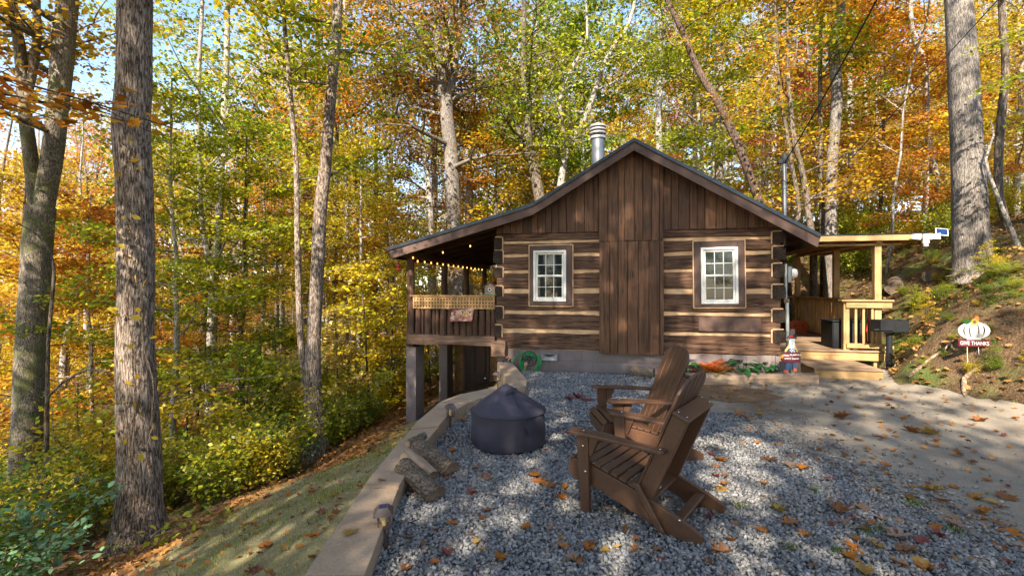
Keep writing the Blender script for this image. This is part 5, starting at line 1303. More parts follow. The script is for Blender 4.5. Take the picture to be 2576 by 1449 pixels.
# rear braces and stretcher
for x in (-.312, .28): plank('rear_brace', [(-.075, .29), (-.12, .29), (-.30, .03), (-.285, .02), (-.25, .03)], x, x + .022)
M = MB(); M.rbox(-.238, .238, -.40, -.33, .085, .11, b=.006); M.build('stretcher', cm, ac)
M = MB(); M.rbox(-.238, .238, .425, .447, .215, .31, b=.005); M.build('front_apron', cm, ac)
def bolt(r_, mat): M = MB(); M.lathe([(r_, 0), (r_ * .9, .004), (r_ * .4, .006)], 10, mat=mat); M.build('bolt', W['screw'], ac, smooth=True)
for s in (-1, 1):
    for (x, y, z) in ((.318, .30, .46), (.318, .28, .29), (.306, -.275, .05), (.305, -.10, .27), (.279, -.39, .12)): bolt(.010, Matrix.Translation((s * x, y, z)) @ Matrix.Rotation(s * R(90), 4, 'Y'))
    bolt(.009, Matrix.Translation((s * .31, .30, .563))); bolt(.010, Matrix.Translation((s * .30, -.27, .537)))
    for dy in (-.09, -.03): bolt(.008, Mb @ Matrix.Translation((s * .248, dy, .626)))
ac.scale = (1, .93, 1); ac.location = (.90, 3.39, .012)
c2 = dup(ac); c2.location = (1.20, 4.55, .012); c2.rotation_euler = (0, 0, R(93)); c2['label'] = 'far brown slatted garden chair facing left, its rounded back before the cabin wall'

# ------------------------------------------------------------------ firewood
def fwood(x, y, z, ln, r_, az, pitch, label, split=True, seed=0):
    o = thing('firewood_log', label, 'firewood', (x, y, z), az, group='cut logs piled on the wall edge'); o.rotation_euler = (0, pitch, az)
    rr = random.Random(seed); n = 14
    pr = [(r_ * math.cos(a) * rr.uniform(.94, 1.05), r_ * math.sin(a) * rr.uniform(.94, 1.05)) for a in np.linspace(0, PI if split else 2 * PI, n, endpoint=split)]
    if split: pr = [(p[0], p[1]) for p in pr] + [(-r_ * .3, -r_ * .12)]
    M = MB(); m = len(pr); k = 8; vs = []; fs = []
    for i in range(k + 1):
        x_ = -ln / 2 + ln * i / k
        for a, b in pr: q = 1 + .05 * mnoise.noise(Vector((x_ * 5, a * 12, b * 12 + seed))); vs.append((x_, a * q, b * q))
    for i in range(k):
        for j in range(m): j2 = (j + 1) % m; fs.append((i * m + j, i * m + j2, (i + 1) * m + j2, (i + 1) * m + j))
    M.add(vs, fs); M.build('bark', W['timber' if seed == 2 else 'cutlog'], o, smooth='auto')
    M = MB()
    for i, e in ((0, -.001), (k, .001)): M.add([(v[0] + e, v[1] * .97, v[2] * .97) for v in vs[i * m:(i + 1) * m]], [tuple(range(m))])
    M.build('cut_face', W['timber'], o)
fwood(-.70, 3.62, .10, .40, .085, R(-38), R(20), 'nearest thick bark-covered log leaning off the wall onto the gravel', seed=1)
fwood(-.74, 3.86, .12, .36, .07, R(-44), R(16), 'narrow split log wedged between two larger ones on the wall edge', seed=2)
fwood(-.66, 4.08, .11, .42, .085, R(-36), R(18), 'dark log behind the narrow split one, nearest the fire pit', seed=3)
fwood(-.86, 4.34, .19, .22, .035, R(58), R(-4), 'small thin log lying on top of the wall cap', split=False, seed=4)

# ------------------------------------------------------------------ solar path lights
def lantern(loc, label, tilt=(0, 0), lit=False, rz=0, s=1.0):
    o = thing('solar_path_light', label, 'garden light', loc, rz, group='solar path lights'); o.rotation_euler = (tilt[0], tilt[1], rz); o.scale = (s, s, s)
    M = MB(); M.rbox(-.009, .009, -.009, .009, -.08, .13, b=.002); M.build('stake', W['bronze'], o)
    M = MB(); M.rbox(-.032, .032, -.032, .032, .13, .142, b=.002)
    for x in (-.03, .03):
        for y in (-.03, .03): M.box(x - .004, x + .004, y - .004, y + .004, .142, .215)
    M.build('cage', W['bronze'], o)
    M = MB(); M.lathe([(.012, .143), (.014, .18), (.006, .2)], 10); M.build('filament_bulb', W['bulbdim'], o, smooth='auto')
    M = MB(); a, b = .055, .026; M.add([(-a, -a, .215), (a, -a, .215), (a, a, .215), (-a, a, .215), (-b, -b, .252), (b, -b, .252), (b, b, .252), (-b, b, .252)], [(0, 3, 2, 1), (4, 5, 6, 7), (0, 1, 5, 4), (1, 2, 6, 5), (2, 3, 7, 6), (3, 0, 4, 7)]); M.build('roof', W['bronze'], o)
    M = MB(); M.box(-.02, .02, -.02, .02, .2525, .255); M.build('solar_cell', W['panel'], o)
    return o
lantern((-.75, 2.87, .0), 'nearest bronze solar lantern standing in the gravel against the wall cap', (R(3), R(-3)), rz=R(12), s=1.05)
lantern((-.68, 5.30, .0), 'bronze solar lantern in the gravel against the wall, left of the covered fire pit', (0, R(2)), rz=R(20), s=1.1)
lantern((-.20, 6.72, .13), 'pale sunlit solar lantern standing behind the covered fire pit', (0, 0), rz=R(30))
ph = hit(889, 1092); lantern((ph.x, ph.y, ph.z), 'solar lantern alone on the mossy slope left of the porch pillar', (0, R(-4)), rz=R(10), s=1.25)
# ------------------------------------------------------------------ undergrowth along the lawn edge
SH = [('shrA', 'green', 'green'), ('shrB', 'greenyellow', 'yellow-green'), ('shrC', 'greenyellow', 'yellow-green'), ('shrA', 'greenyellow', 'yellow-green'), ('shrB', 'green', 'green'), ('shrC', 'yellow', 'yellow')]
c = 0
for _ in range(3000):
    if c >= 56: break
    y = rnd.uniform(3.8, 17); dist = 3.3 + rnd.random() ** 1.4 * 9
    x = float(xw(y)) - dist
    if abs(x / y) > 1.2 or not free(x, y, .55): continue
    if y < 6.5 and dist < 4.0 and x > -4.6: continue
    q = SH[rnd.randrange(6)]; TAKEN.append((x, y)); c += 1
    zone = 'close to the lawn edge' if dist < 5.5 else 'deeper in the undergrowth left of the lawn'
    place(q[0], x, y, 'leafy %s shrub %s' % (q[2], zone), 'shrub', group='%s shrubs %s' % (q[2], zone), col=q[1], s=rnd.uniform(.6, 1.15), name='shrub')
for px, py, d, k, s, col, lb in ((930, 1010, 11.5, 'sapA', 1.15, 'yellow', 'yellow maple sapling lit by the sun, left of the porch pillar'), (860, 1040, 10.6, 'sapA', .85, 'pale', 'pale yellow sapling just right of the twin-stemmed tree'),
                                 (985, 1000, 12.5, 'sapB', 1.3, 'yellow', 'broad yellow sapling under the porch roof tip'), (700, 1060, 11, 'sapB', 1.1, 'green', 'green sapling just left of the twin-stemmed tree'),
                                 (620, 1080, 10, 'sapB', 1.0, 'greenyellow', 'yellow-green sapling between the forked tree and the twin-stemmed tree'), (1085, 960, 13, 'sapA', 1.0, 'greenyellow', 'yellow-green sapling seen between the two porch pillars'),
                                 (470, 1130, 8.6, 'sapB', 1.0, 'yellow', 'low yellow sapling right of the large straight trunk'), (200, 1150, 8, 'sapB', 1.0, 'yellow', 'yellow sapling between the forked tree and the large straight trunk'), (250, 1200, 7.2, 'sapB', .7, 'gold', 'small golden sapling just left of the large straight trunk')):
    x = (px - CX) / F * d; place(k, x, d, lb, 'sapling', col=col, s=s, name='sapling')
# spreading green maples nearer by
for px, d, k, s, col, lb in ((610, 12.0, 'layA', 1.0, 'greenyellow', 'young maple with bright green layered leaves between forked and twin-stemmed trees'),
                             (440, 10.5, 'layC', .85, 'greenyellow', 'young maple with layered yellow-green leaves right of the large straight trunk'),
                             (235, 12.5, 'layB', 1.1, 'orange', 'young tree with layered orange leaves between the two big left trunks'),
                             (20, 11.5, 'layA', .9, 'gold', 'golden layered young tree at the left picture edge'),
                             (900, 14, 'layC', .8, 'yellow', 'yellow layered young tree left of the porch roof'),
                             (1460, 17.5, 'layC', 1.15, 'green', 'leafy green tree directly behind the chimney'),
                             (1800, 17.5, 'layC', 1.2, 'greenyellow', 'yellow-green tree behind the right roof slope'),
                             (1250, 18.5, 'layA', 1.3, 'gold', 'golden young tree behind the left roof slope'),
                             (2200, 16.5, 'layA', 1.0, 'gold', 'golden young tree behind the right porch'),
                             (2330, 13.5, 'layB', .8, 'orange', 'orange-leaved young tree left of the massive grey oak'),
                             (2560, 13.5, 'layC', .9, 'yellow', 'yellow young tree at the right picture edge')):
    x = (px - CX) / F * d; place(k, x, d, lb, 'tree', col=col, s=s, name='young_tree')

# blue-green shrub at the lower left, with big oval leaves
g = np.random.default_rng(42)
def nearshrub(name, label, loc, arms, col, n, ls, seed, spread=.05):
    root = thing(name, label, 'shrub', loc); M = MB(); segs = []; rr = random.Random(seed)
    for a in arms:
        p = Vector((0, 0, -.1)); q = Vector(a); pts = [p.lerp(q, t) + Vector((0, 0, math.sin(t * PI) * .10 * q.length)) for t in (0, .25, .5, .75, 1)]
        M.tube(pts, [.009, .007, .005, .004, .002], 6)
        for i in range(1, 4):
            segs.append((pts[i], pts[i + 1], 1))
            for s in range(3):
                st = pts[i].lerp(pts[i + 1], rr.random()); e = st + Vector((rr.gauss(0, .16), rr.gauss(0, .16), rr.gauss(.02, .08))); M.tube([st, e], [.003, .0015], 4); segs.append((st, e, 1.4))
    M.build('stem', W['root'], root, smooth=True)
    leafcards('foliage', spray_points(segs, n, spread, .6, g), ls * g.uniform(.7, 1.25, n), W['leaf_' + col], root, g=g, shape='oval', tilt=.5)
    return root
def gl_(x, y): return (x, y, gz(x, y))
nearshrub('broadleaf_shrub', 'blue-green shrub with small oval leaves arching up in the lower left corner', gl_(-4.35, 4.0), [(.85, .3, 1.02), (.4, .2, .95), (.1, -.1, .85), (-.3, .1, .8), (.3, -.3, .6), (-.5, -.2, .7), (.0, .3, .9), (.55, .05, .7)], 'bluegreen', 950, .062, 1)
nearshrub('broadleaf_shrub', 'darker green low shrub spilling over the slope at the bottom left', gl_(-3.95, 3.45), [(.25, .1, .35), (-.2, .2, .4), (.1, -.3, .4), (-.45, -.2, .5), (.4, .3, .25), (0, .1, .5)], 'green', 520, .05, 2)
nearshrub('yellow_sprout', 'few large yellow leaves on a twig at the left picture edge', gl_(-4.2, 3.6), [(-.15, .1, .75), (.05, .1, .68)], 'yellow', 26, .10, 3, spread=.09)
nearshrub('low_sprout', 'green and yellow sprouts around the foot of the large straight trunk', gl_(-3.55, 4.75), [(.3, 0, .2), (.15, -.2, .25), (-.2, -.3, .25), (.5, .2, .3), (.4, -.1, .35)], 'greenyellow', 110, .06, 4)
# vine with yellow leaves on the big trunk
vn = thing('climbing_vine', 'thin vine with scattered yellow leaves climbing the large straight trunk', 'vine', (-3.95, 4.93, gz(-3.95, 4.93)))
M = MB(); Vp = []; rr = random.Random(4)
for s in range(3):
    p = Vector((.14 + .05 * s - .05, -.02, -.05)); pts = [p]
    for i in range(26): p = p + Vector((rr.gauss(-.004, .022), rr.gauss(0, .006) , .17)); pts.append(p)
    M.tube(pts, .006, 5)
    for _ in range(13): q = rr.choice(pts[5:]); Vp.append((q.x + rr.gauss(0, .13), q.y - abs(rr.gauss(.03, .06)), q.z + rr.gauss(0, .06)))
M.build('vine_stem', W['root'], vn, smooth=True)
leafcards('leaves', np.array(Vp), g.uniform(.06, .10, len(Vp)), W['leaf_gold'], vn, g=g, shape='oval', tilt=2.2)
# oak standing outside the frame whose orange branch reaches in
def edge_tree(label, base, h, r, arms, col, n, ls, bark, shape='lobed', seed=1, flat=.35, spread=.16, top=None):
    root = thing('tree', label, 'tree', base); rr = random.Random(seed); gg = np.random.default_rng(seed); M = MB(); segs = []
    M.tube([(0, 0, -.3), (.03, 0, h * .3), (-.02, .03, h * .6), (0, 0, h)], [r * 1.2, r, r * .8, r * .3], 14, wob=.1)
    for a, b in arms:
        a = Vector(a); b = Vector(b); pts = [a.lerp(b, t) + Vector((0, 0, math.sin(t * PI) * .12)) for t in (0, .2, .4, .6, .8, 1)]
        M.tube(pts, [.022, .018, .014, .010, .007, .004], 6)
        for i in range(1, 5):
            segs.append((pts[i], pts[i + 1], 1.2))
            for s in (-1, 1):
                dd = (pts[i + 1] - pts[i]).normalized(); sd = dd.cross(Vector((0, 0, 1))).normalized(); e = pts[i] + dd * rr.uniform(.15, .4) + sd * s * rr.uniform(.2, .5) + Vector((0, 0, rr.gauss(0, .05)))
                M.tube([pts[i], e], [.005, .002], 4); segs.append((pts[i], e, 1))
    M.build('trunk', W[bark], root, smooth=True)
    leafcards('leaves', spray_points(segs, n, spread, flat, gg), ls * gg.uniform(.7, 1.2, n), W['leaf_' + col], root, g=gg, shape=shape, tilt=.35, droop=.3)
    return root
bx, by = -5.6, 3.0; bz = gz(bx, by)
edge_tree('tree at the left edge whose branch of orange oak leaves hangs in view', (bx, by, bz), 9, .16,
          [((0, 0, 4.6 - bz - 1.3), (2.75, 1.15, 4.55 - bz - 1.65)), ((0, 0, 3.2 - bz), (2.2, .6, 3.55 - bz - .75)), ((0, 0, 3.0 - bz), (2.0, 1.5, 3.1 - bz))], 'orange', 330, .12, 'barkD', seed=3)
bx, by = 10.2, 7.6; bz = gz(bx, by)
edge_tree('sapling at the right edge whose green leaf rows cross the massive grey oak', (bx, by, bz), 6, .07,
          [((0, 0, 2.8), (-2.9, .1, 2.3)), ((0, 0, 2.2), (-3.1, -.2, 1.5)), ((0, 0, 3.6), (-2.6, -.3, 3.1)), ((0, 0, 1.6), (-2.2, .2, 1.0))], 'greenyellow', 900, .085, 'barkD', shape='oval', seed=5, spread=.10)

c = 0
for _ in range(900):
    if c >= 34: break
    y = rnd.uniform(10.2, 21); x = float(xbank(y)) + rnd.uniform(1.0, 12)
    lu = (x - CA.x) * CU.x + (y - CA.y) * CU.y; lv = (x - CA.x) * CV.x + (y - CA.y) * CV.y
    if (lu < 8.6 and lv < 8) or not free(x, y, .8) or x / y > 1.15: continue
    q = SH[rnd.randrange(6)]; TAKEN.append((x, y)); c += 1
    place(q[0], x, y, 'leafy %s shrub on the hillside right of the cabin' % q[2], 'shrub', group='%s shrubs on the right hillside' % q[2], col=q[1], s=rnd.uniform(.6, 1.2), name='shrub')
# bank: ferns, seedlings, logs, roots, branches
for i, (px, py, lb) in enumerate(((2480, 640, 'feathery green fern at the foot of the massive grey oak, right side'), (2400, 690, 'feathery green fern in front of the massive grey oak, left side'), (2440, 700, 'low green fern in front of the massive grey oak'), (2530, 690, 'green fern on the bank right of the massive grey oak'))):
    q = hit(px, py); fern(q.x, q.y, 'fern' if i % 2 else 'green' if 0 else 'hosta' if 0 else 'fern', .42, 13, lb, z=q.z); 
c = 0
for _ in range(400):
    if c >= 46: break
    px, py = rnd.uniform(2260, 2620), rnd.uniform(640, 960); q = hit(px, py)
    if q.x < float(xbank(q.y)) + .25 or q.y > 14: continue
    c += 1; k = rnd.choice(['sapB', 'shrB', 'shrA']); col = rnd.choice(['green', 'greenyellow', 'yellow', 'green'])
    hi_ = 'on the upper bank' if q.z > 1.2 else 'low on the bank'
    place(k, q.x, q.y, 'tiny %s seedling %s right of the cabin' % (CWORD[col], hi_), 'seedling', group='tiny %s seedlings %s' % (CWORD[col], hi_), col=col, s=rnd.uniform(.10, .24) * (.7 if q.y < 8 else 1.1), name='seedling')
def groundlog(name, label, pts, rad, mat, cat='log', seg=12):
    p0 = Vector(pts[0]); M = MB(); M.tube([Vector(p) - p0 for p in pts], rad, seg, wob=.18); o = M.build(name, W[mat], None, smooth='auto'); o.location = p0; setp(o, label, cat)
def onb(px, py, dz=0): q = hit(px, py); return (q.x, q.y, q.z + dz)
a = Vector(onb(2250, 735, .12)); groundlog('cut_log', 'thick dark cut log lying on the bank just right of the porch post', [a, a + Vector((.3, .35, .05)), a + Vector((.75, .7, .14))], [.19, .19, .18], 'cutlog')
a = Vector(onb(2335, 705, .08)); groundlog('cut_log', 'dark rotten log lying on the bank left of the massive grey oak', [a, a + Vector((.35, .2, .02)), a + Vector((.8, .3, .08))], [.12, .13, .10], 'cutlog')
def rootpath(px, dz=.02): return [onb(x, y, dz) for x, y in px]
groundlog('tree_root', 'long curved pale root lying low on the bank below the pumpkin sign', rootpath([(2505, 905), (2470, 925), (2440, 940), (2425, 955), (2424, 985), (2430, 1005)]), [.014, .022, .028, .03, .03, .02], 'root', 'root')
groundlog('fallen_branch', 'straight grey fallen branch running down the bank left of the pumpkin sign', rootpath([(2400, 858), (2370, 885), (2340, 905), (2310, 930), (2285, 950)]), [.012, .018, .02, .024, .02], 'root', 'branch')
groundlog('tree_root', 'exposed pale root curling out of the bank beside the grill post', rootpath([(2300, 880), (2280, 895), (2262, 905), (2250, 925)]), [.012, .018, .018, .01], 'root', 'root')
0 and groundlog('fallen_branch', 'x', [onb(2420, 830), Vector(onb(2425, 825)) + Vector((.02, 0, .35)), Vector(onb(2425, 825)) + Vector((.16, .1, .7))], [.008, .006, .003], 'root', 'branch')
# rough dirt face and leaf litter
def litter(name, label, n, sampler, smin, smax, col, seed, tilt=.45, dz=.015, shape='lobed', kind='stuff'):
    g = np.random.default_rng(seed); x, y = sampler(g, n); C = np.stack([x, y, ground(x, y) + dz + g.uniform(0, .02, len(x))], 1)
    o = leafcards(name, C, g.uniform(smin, smax, len(x)), W['leaf_' + col], None, g=g, tilt=tilt, shape=shape); setp(o, label, 'leaves', kind=kind)
def s_lawnedge(g, n): y = g.uniform(2.5, 12, n); d = 2.75 + g.normal(0, .32, n); return xw(y) - d, y
def s_forest(g, n): y = 3 + 27 * g.random(n) ** 1.5; d = 2.9 + g.random(n) ** 1.3 * 22; return xw(y) - d, y
def s_bank(g, n): y = g.uniform(5.2, 16, n); return xbank(y) + .05 + g.random(n) ** 1.2 * 6.5, y
def s_hill(g, n): y = g.uniform(14, 32, n); return g.uniform(-3, 26, n), y
litter('leaf_litter', 'thick band of dry brown leaves along the lower edge of the mossy slope', 6500, s_lawnedge, .06, .12, 'litter', 1)
litter('leaf_litter', 'brown and yellow fallen leaves covering the forest floor on the left', 12000, s_forest, .08, .14, 'litter', 2)
litter('leaf_litter', 'dry brown leaves covering the right bank', 4000, s_bank, .05, .11, 'litter', 3)
litter('leaf_litter', 'fallen leaves on the wooded hillside behind the cabin', 9000, s_hill, .10, .16, 'litter', 4)
# grass and moss tufts
def blades(name, label, n, sampler, h, seed, col='fern'):
    g = np.random.default_rng(seed); x, y = sampler(g, n); n = len(x); z = ground(x, y); a = g.uniform(0, 2 * PI, n); hh = h * g.uniform(.4, 1.3, n); w = .0035
    dx, dy = np.cos(a), np.sin(a); lx, ly = g.normal(0, .35, n) * hh, g.normal(0, .35, n) * hh
    V = np.stack([np.stack([x - dx * w, y - dy * w, z], 1), np.stack([x + dx * w, y + dy * w, z], 1), np.stack([x + lx, y + ly, z + hh], 1)], 1)
    o = fastmesh(name, V, 3, W['leaf_' + col]); setp(o, label, 'grass', kind='stuff')
def tufts(cx, m, sd): 
    def f(g, n):
        c = g.integers(0, len(cx), n); C = np.array(cx)[c]; return C[:, 0] + g.normal(0, sd, n), C[:, 1] + g.normal(0, sd, n)
    return f
g0 = np.random.default_rng(9)
yy = g0.uniform(2.2, 9, 120); lw = [(float(xw(y)) - g0.uniform(.15, 2.7), y) for y in yy]
blades('grass', 'sparse green grass tufts on the mossy slope', 9000, tufts(lw, 0, .09), .05, 10)
def s_lawn(g, n): y = g.uniform(1.8, 9.4, n); return xw(y) - g.uniform(.05, 2.8, n), y
blades('moss', 'short dry grass covering the sloping lawn', 34000, s_lawn, .024, 11, 'pale')
blades('moss', 'short green moss covering the sloping lawn', 16000, tufts([(float(xw(y)) - g0.uniform(.1, 2.7), y) for y in g0.uniform(2, 9.3, 60)], 0, .22), .022, 19, 'fern')
blades('moss', 'short moss covering the bank', 16000, s_bank, .03, 12, 'fern')
gt_ = [gz_ for gz_ in [(2110, 1395), (2205, 1335), (1955, 1280), (2395, 1340), (2180, 1345), (2300, 1270), (1860, 1278), (1990, 1385), (2050, 1240)]]
blades('grass', 'small green grass tufts growing through the gravel', 620, tufts([(hit(a, b).x, hit(a, b).y) for a, b in gt_], 0, .03), .05, 13, 'green')

# ------------------------------------------------------------------ fallen leaves, one by one
def leafmesh(name, prof, curl, seed):
    rr = random.Random(seed); me = bpy.data.meshes.new(name); n = len(prof)
    vs = [(0, 0, .004)] + [(x, y, .006 + curl * (abs(y) * 1.1 + x * x * .8) + rr.uniform(-.02, .05) * curl) for x, y in prof]
    fs = [(0, i + 1, (i + 1) % n + 1) for i in range(n)]
    stem = [(-.5, -.012, .02), (-.5, .012, .02), (-.95, .02, .05)]; k = len(vs); vs += stem; fs.append((k, k + 1, k + 2))
    me.from_pydata(vs, [], fs); me.materials.append(W['leaf_litter']); return me
oak = [(-.5, 0), (-.3, .08), (-.32, .22), (-.18, .10), (-.08, .34), (.04, .36), (.0, .12), (.14, .14), (.24, .34), (.33, .28), (.22, .08), (.42, .12), (.56, .0), (.42, -.10), (.24, -.09), (.32, -.30), (.20, -.33), (.12, -.12), (.02, -.12), (.0, -.36), (-.12, -.32), (-.18, -.1), (-.34, -.2), (-.3, -.07)]
maple = [(-.45, 0), (-.35, .18), (-.48, .36), (-.2, .32), (-.1, .52), (.05, .34), (.28, .46), (.2, .22), (.34, .14), (.56, 0), (.34, -.14), (.22, -.24), (.26, -.46), (.04, -.33), (-.12, -.5), (-.2, -.3), (-.46, -.34), (-.36, -.16)]
oval = [(-.5, 0), (-.3, .18), (-.05, .27), (.25, .2), (.5, .0), (.25, -.19), (-.05, -.26), (-.3, -.18)]
LM = [('oak', leafmesh('fallen_leaf_oak', oak, .16, 1)), ('oak', leafmesh('fallen_leaf_oak', oak, .55, 2)), ('maple', leafmesh('fallen_leaf_maple', maple, .2, 3)), ('maple', leafmesh('fallen_leaf_maple', maple, .6, 4)), ('oval', leafmesh('fallen_leaf_oval', oval, .5, 5))]
def flatleaf(name, cols):
    return M_leaf(name, cols, .15, gloss=.03)
FC = {'orange': flatleaf('fallen_orange', [(.60, .20, .02), (.70, .27, .03), (.52, .15, .02), (.72, .32, .04)]), 'brown': flatleaf('fallen_brown', [(.30, .11, .03), (.42, .17, .05), (.34, .13, .04), (.24, .09, .03)]),
      'golden': flatleaf('fallen_golden', [(.60, .36, .07), (.66, .42, .10), (.52, .28, .06), (.58, .33, .08)]), 'tan': flatleaf('fallen_tan', [(.46, .30, .18), (.55, .36, .24), (.42, .25, .16), (.5, .34, .24)]), 'dull red': flatleaf('fallen_red', [(.34, .08, .06), (.42, .12, .09), (.28, .06, .05), (.38, .1, .08)])}
first = {}
def fallen(x, y, z, size, shp=None, col=None, label=None, where='gravel', tilt=.15):
    i = rnd.randrange(5) if shp is None else shp; col = col or rnd.choice(['orange', 'orange', 'brown', 'golden', 'tan', 'orange', 'brown', 'dull red'])
    o = bpy.data.objects.new('fallen_leaf', LM[i][1]); link(o); o.location = (x, y, z); o.rotation_euler = (rnd.gauss(0, tilt), rnd.gauss(0, tilt), rnd.uniform(0, 6.28)); o.scale = (size, size, size)
    o.material_slots[0].link = 'OBJECT'; o.material_slots[0].material = FC[col]
    if label: setp(o, label, 'leaf')
    else: lb = '%s %s leaf lying on the %s' % (col, LM[i][0] + '-shaped', where); setp(o, lb, 'leaf', group='%s %s leaves on the %s' % (col, LM[i][0] + '-shaped', where))
def surf(x, y):
    w = float(xw(y))
    if x < w - .02: return 'mossy slope'
    if y < 6.4 and x < w + .27: return 'wall cap'
    if x < gravx(y): return 'gravel'
    if x < float(xbank(y)): return 'driveway'
    return 'bank'
BIG = [(880, 1338, 62, 0, 'golden', 'large golden oak leaf lying on the wall cap near the bottom of the picture'), (962, 1206, 40, 0, 'orange', 'orange oak leaf on the wall cap beside the cut logs'),
       (870, 1243, 26, 4, 'tan', None), (835, 1278, 22, 4, 'tan', None), (1140, 1322, 36, 0, 'orange', 'star-shaped orange oak leaf alone on the gravel right of the nearest lantern'), (1257, 1413, 40, 3, 'orange', 'crumpled orange maple leaf on the gravel at the bottom centre-left'),
       (1130, 1378, 30, 4, 'tan', None), (1202, 1372, 28, 3, 'golden', None), (1120, 1400, 50, 1, 'dull red', 'long dull red leaf on the gravel at the bottom, left of centre'), (1095, 1423, 34, 4, 'orange', None), (1480, 1388, 36, 3, 'orange', None), (1595, 1388, 44, 0, 'brown', None), (1435, 1415, 40, 3, 'tan', None),
       (1552, 1385, 28, 4, 'golden', None), (1360, 1218, 56, 0, 'orange', 'large orange oak leaf on the gravel in front of the fire pit'), (1385, 1228, 44, 0, 'orange', None), (1345, 1205, 36, 3, 'orange', None), (1420, 1232, 30, 4, 'orange', None), (1415, 1258, 40, 2, 'orange', None),
       (1290, 1270, 20, 4, 'tan', None), (1225, 1292, 30, 4, 'brown', None), (1815, 1395, 62, 1, 'brown', 'large curled brown oak leaf on the gravel right of the near chair foot'), (1755, 1278, 34, 3, 'orange', None), (1965, 1292, 44, 3, 'golden', None), (1912, 1345, 36, 3, 'orange', None), (1985, 1325, 52, 1, 'orange', None), (2024, 1352, 36, 1, 'orange', None),
       (2110, 1293, 84, 1, 'brown', 'wide curled brown leaf on the gravel near the edge of the driveway'), (2128, 1325, 56, 1, 'tan', None), (2150, 1388, 60, 0, 'orange', None), (2200, 1380, 56, 1, 'golden', None), (2260, 1360, 70, 1, 'tan', None), (2280, 1395, 70, 1, 'brown', None), (2240, 1345, 50, 1, 'tan', None), (2345, 1235, 66, 1, 'golden', 'golden pointed oak leaf standing on the gravelly driveway edge'), (2370, 1262, 44, 4, 'brown', None),
       (2450, 1252, 60, 0, 'golden', 'bright golden oak leaf on the sunlit driveway at the right'), (2280, 1252, 44, 2, 'brown', None), (2205, 1235, 40, 4, 'orange', None), (2400, 1325, 48, 3, 'tan', None), (2350, 1335, 40, 3, 'orange', None), (2470, 1290, 44, 3, 'orange', None), (2545, 1345, 72, 0, 'orange', 'large orange oak leaf on the driveway at the right edge'), (2505, 1380, 56, 2, 'brown', None),
       (2460, 1256, 30, 3, 'orange', None), (2530, 1252, 50, 2, 'brown', None), (2495, 1265, 36, 4, 'golden', None), (2170, 1446, 56, 3, 'golden', None), (2330, 1440, 50, 3, 'orange', None), (1985, 1178, 34, 3, 'tan', None), (2022, 1185, 34, 3, 'orange', None), (1810, 1165, 34, 3, 'orange', None), (1930, 1160, 52, 0, 'brown', None),
       (1820, 1225, 46, 1, 'orange', None), (1800, 1205, 30, 3, 'dull red', None), (1450, 1003, 40, 3, 'dull red', 'dull red maple leaf on the gravel between fire pit and far chair'), (1475, 1010, 36, 2, 'dull red', None), (1430, 1008, 28, 3, 'dull red', None), (1105, 1192, 34, 1, 'brown', None), (1035, 1240, 40, 1, 'brown', None), (1060, 1225, 36, 3, 'brown', None), (1140, 1140, 26, 3, 'orange', None),
       (2290, 1085, 44, 3, 'brown', None), (2340, 1092, 50, 3, 'golden', None), (2120, 1050, 44, 3, 'brown', None), (1860, 1048, 44, 1, 'brown', None), (1910, 1044, 34, 4, 'golden', None), (2470, 1060, 40, 3, 'brown', None), (1165, 1060, 20, 3, 'orange', None)]
for px, py, w, shp, col, lb in BIG:
    capz = .155
    q = hit(px, py, 0)
    onc = surf(q.x, q.y)
    if px < 990 and py > 1190: d = (EYE - capz) * F / (py - CY); x, y, z, where = (px - CX) / F * d, d, capz, 'wall cap'
    else: x, y = q.x, q.y; where = onc; z = q.z + (.022 if where == 'gravel' else .006)
    fallen(x, y, z, max(.05, w / F * y * .95), shp, col, lb, where)
g = np.random.default_rng(77); c = 0
while c < 215:
    px, py = g.uniform(980, 2576), 950 + 495 * g.random() ** 1.2
    q = hit(px, py); s_ = surf(q.x, q.y)
    if q.y > 8.9 or s_ == 'bank' or q.x < -1: continue
    if s_ == 'gravel' and g.random() < .35: continue
    c += 1; fallen(q.x, q.y, q.z + (.02 if s_ == 'gravel' else .006), g.uniform(.045, .10), where=s_)
c = 0
while c < 70:
    px, py = g.uniform(300, 1100), g.uniform(1050, 1449); q = hit(px, py); s_ = surf(q.x, q.y)
    if s_ != 'mossy slope' or q.x < float(xw(q.y)) - 2.9: continue
    c += 1; fallen(q.x, q.y, q.z + .02, g.uniform(.05, .105), where=s_, tilt=.3)
litter('leaf_litter', 'small dry leaf scraps caught in the moss of the sloping lawn', 1500, lambda g, n: (lambda y: (xw(y) - .1 - g.random(n) ** .7 * 2.7, y))(g.uniform(2, 9, n)), .015, .05, 'litter', 18)
def s_drive(g, n): y = g.uniform(2.3, 8.6, n); a = np.array([gravx(t) for t in y]) - 1.2; b = xbank(y); return a + (b - a) * g.random(n), y
litter('leaf_litter', 'smaller fallen leaves dotting the driveway and the gravel between the larger ones', 420, s_drive, .03, .085, 'litter', 28, dz=.008)
litter('leaf_crumbs', 'tiny broken leaf pieces scattered over driveway and gravel', 620, s_drive, .012, .035, 'litter', 8, dz=.006)

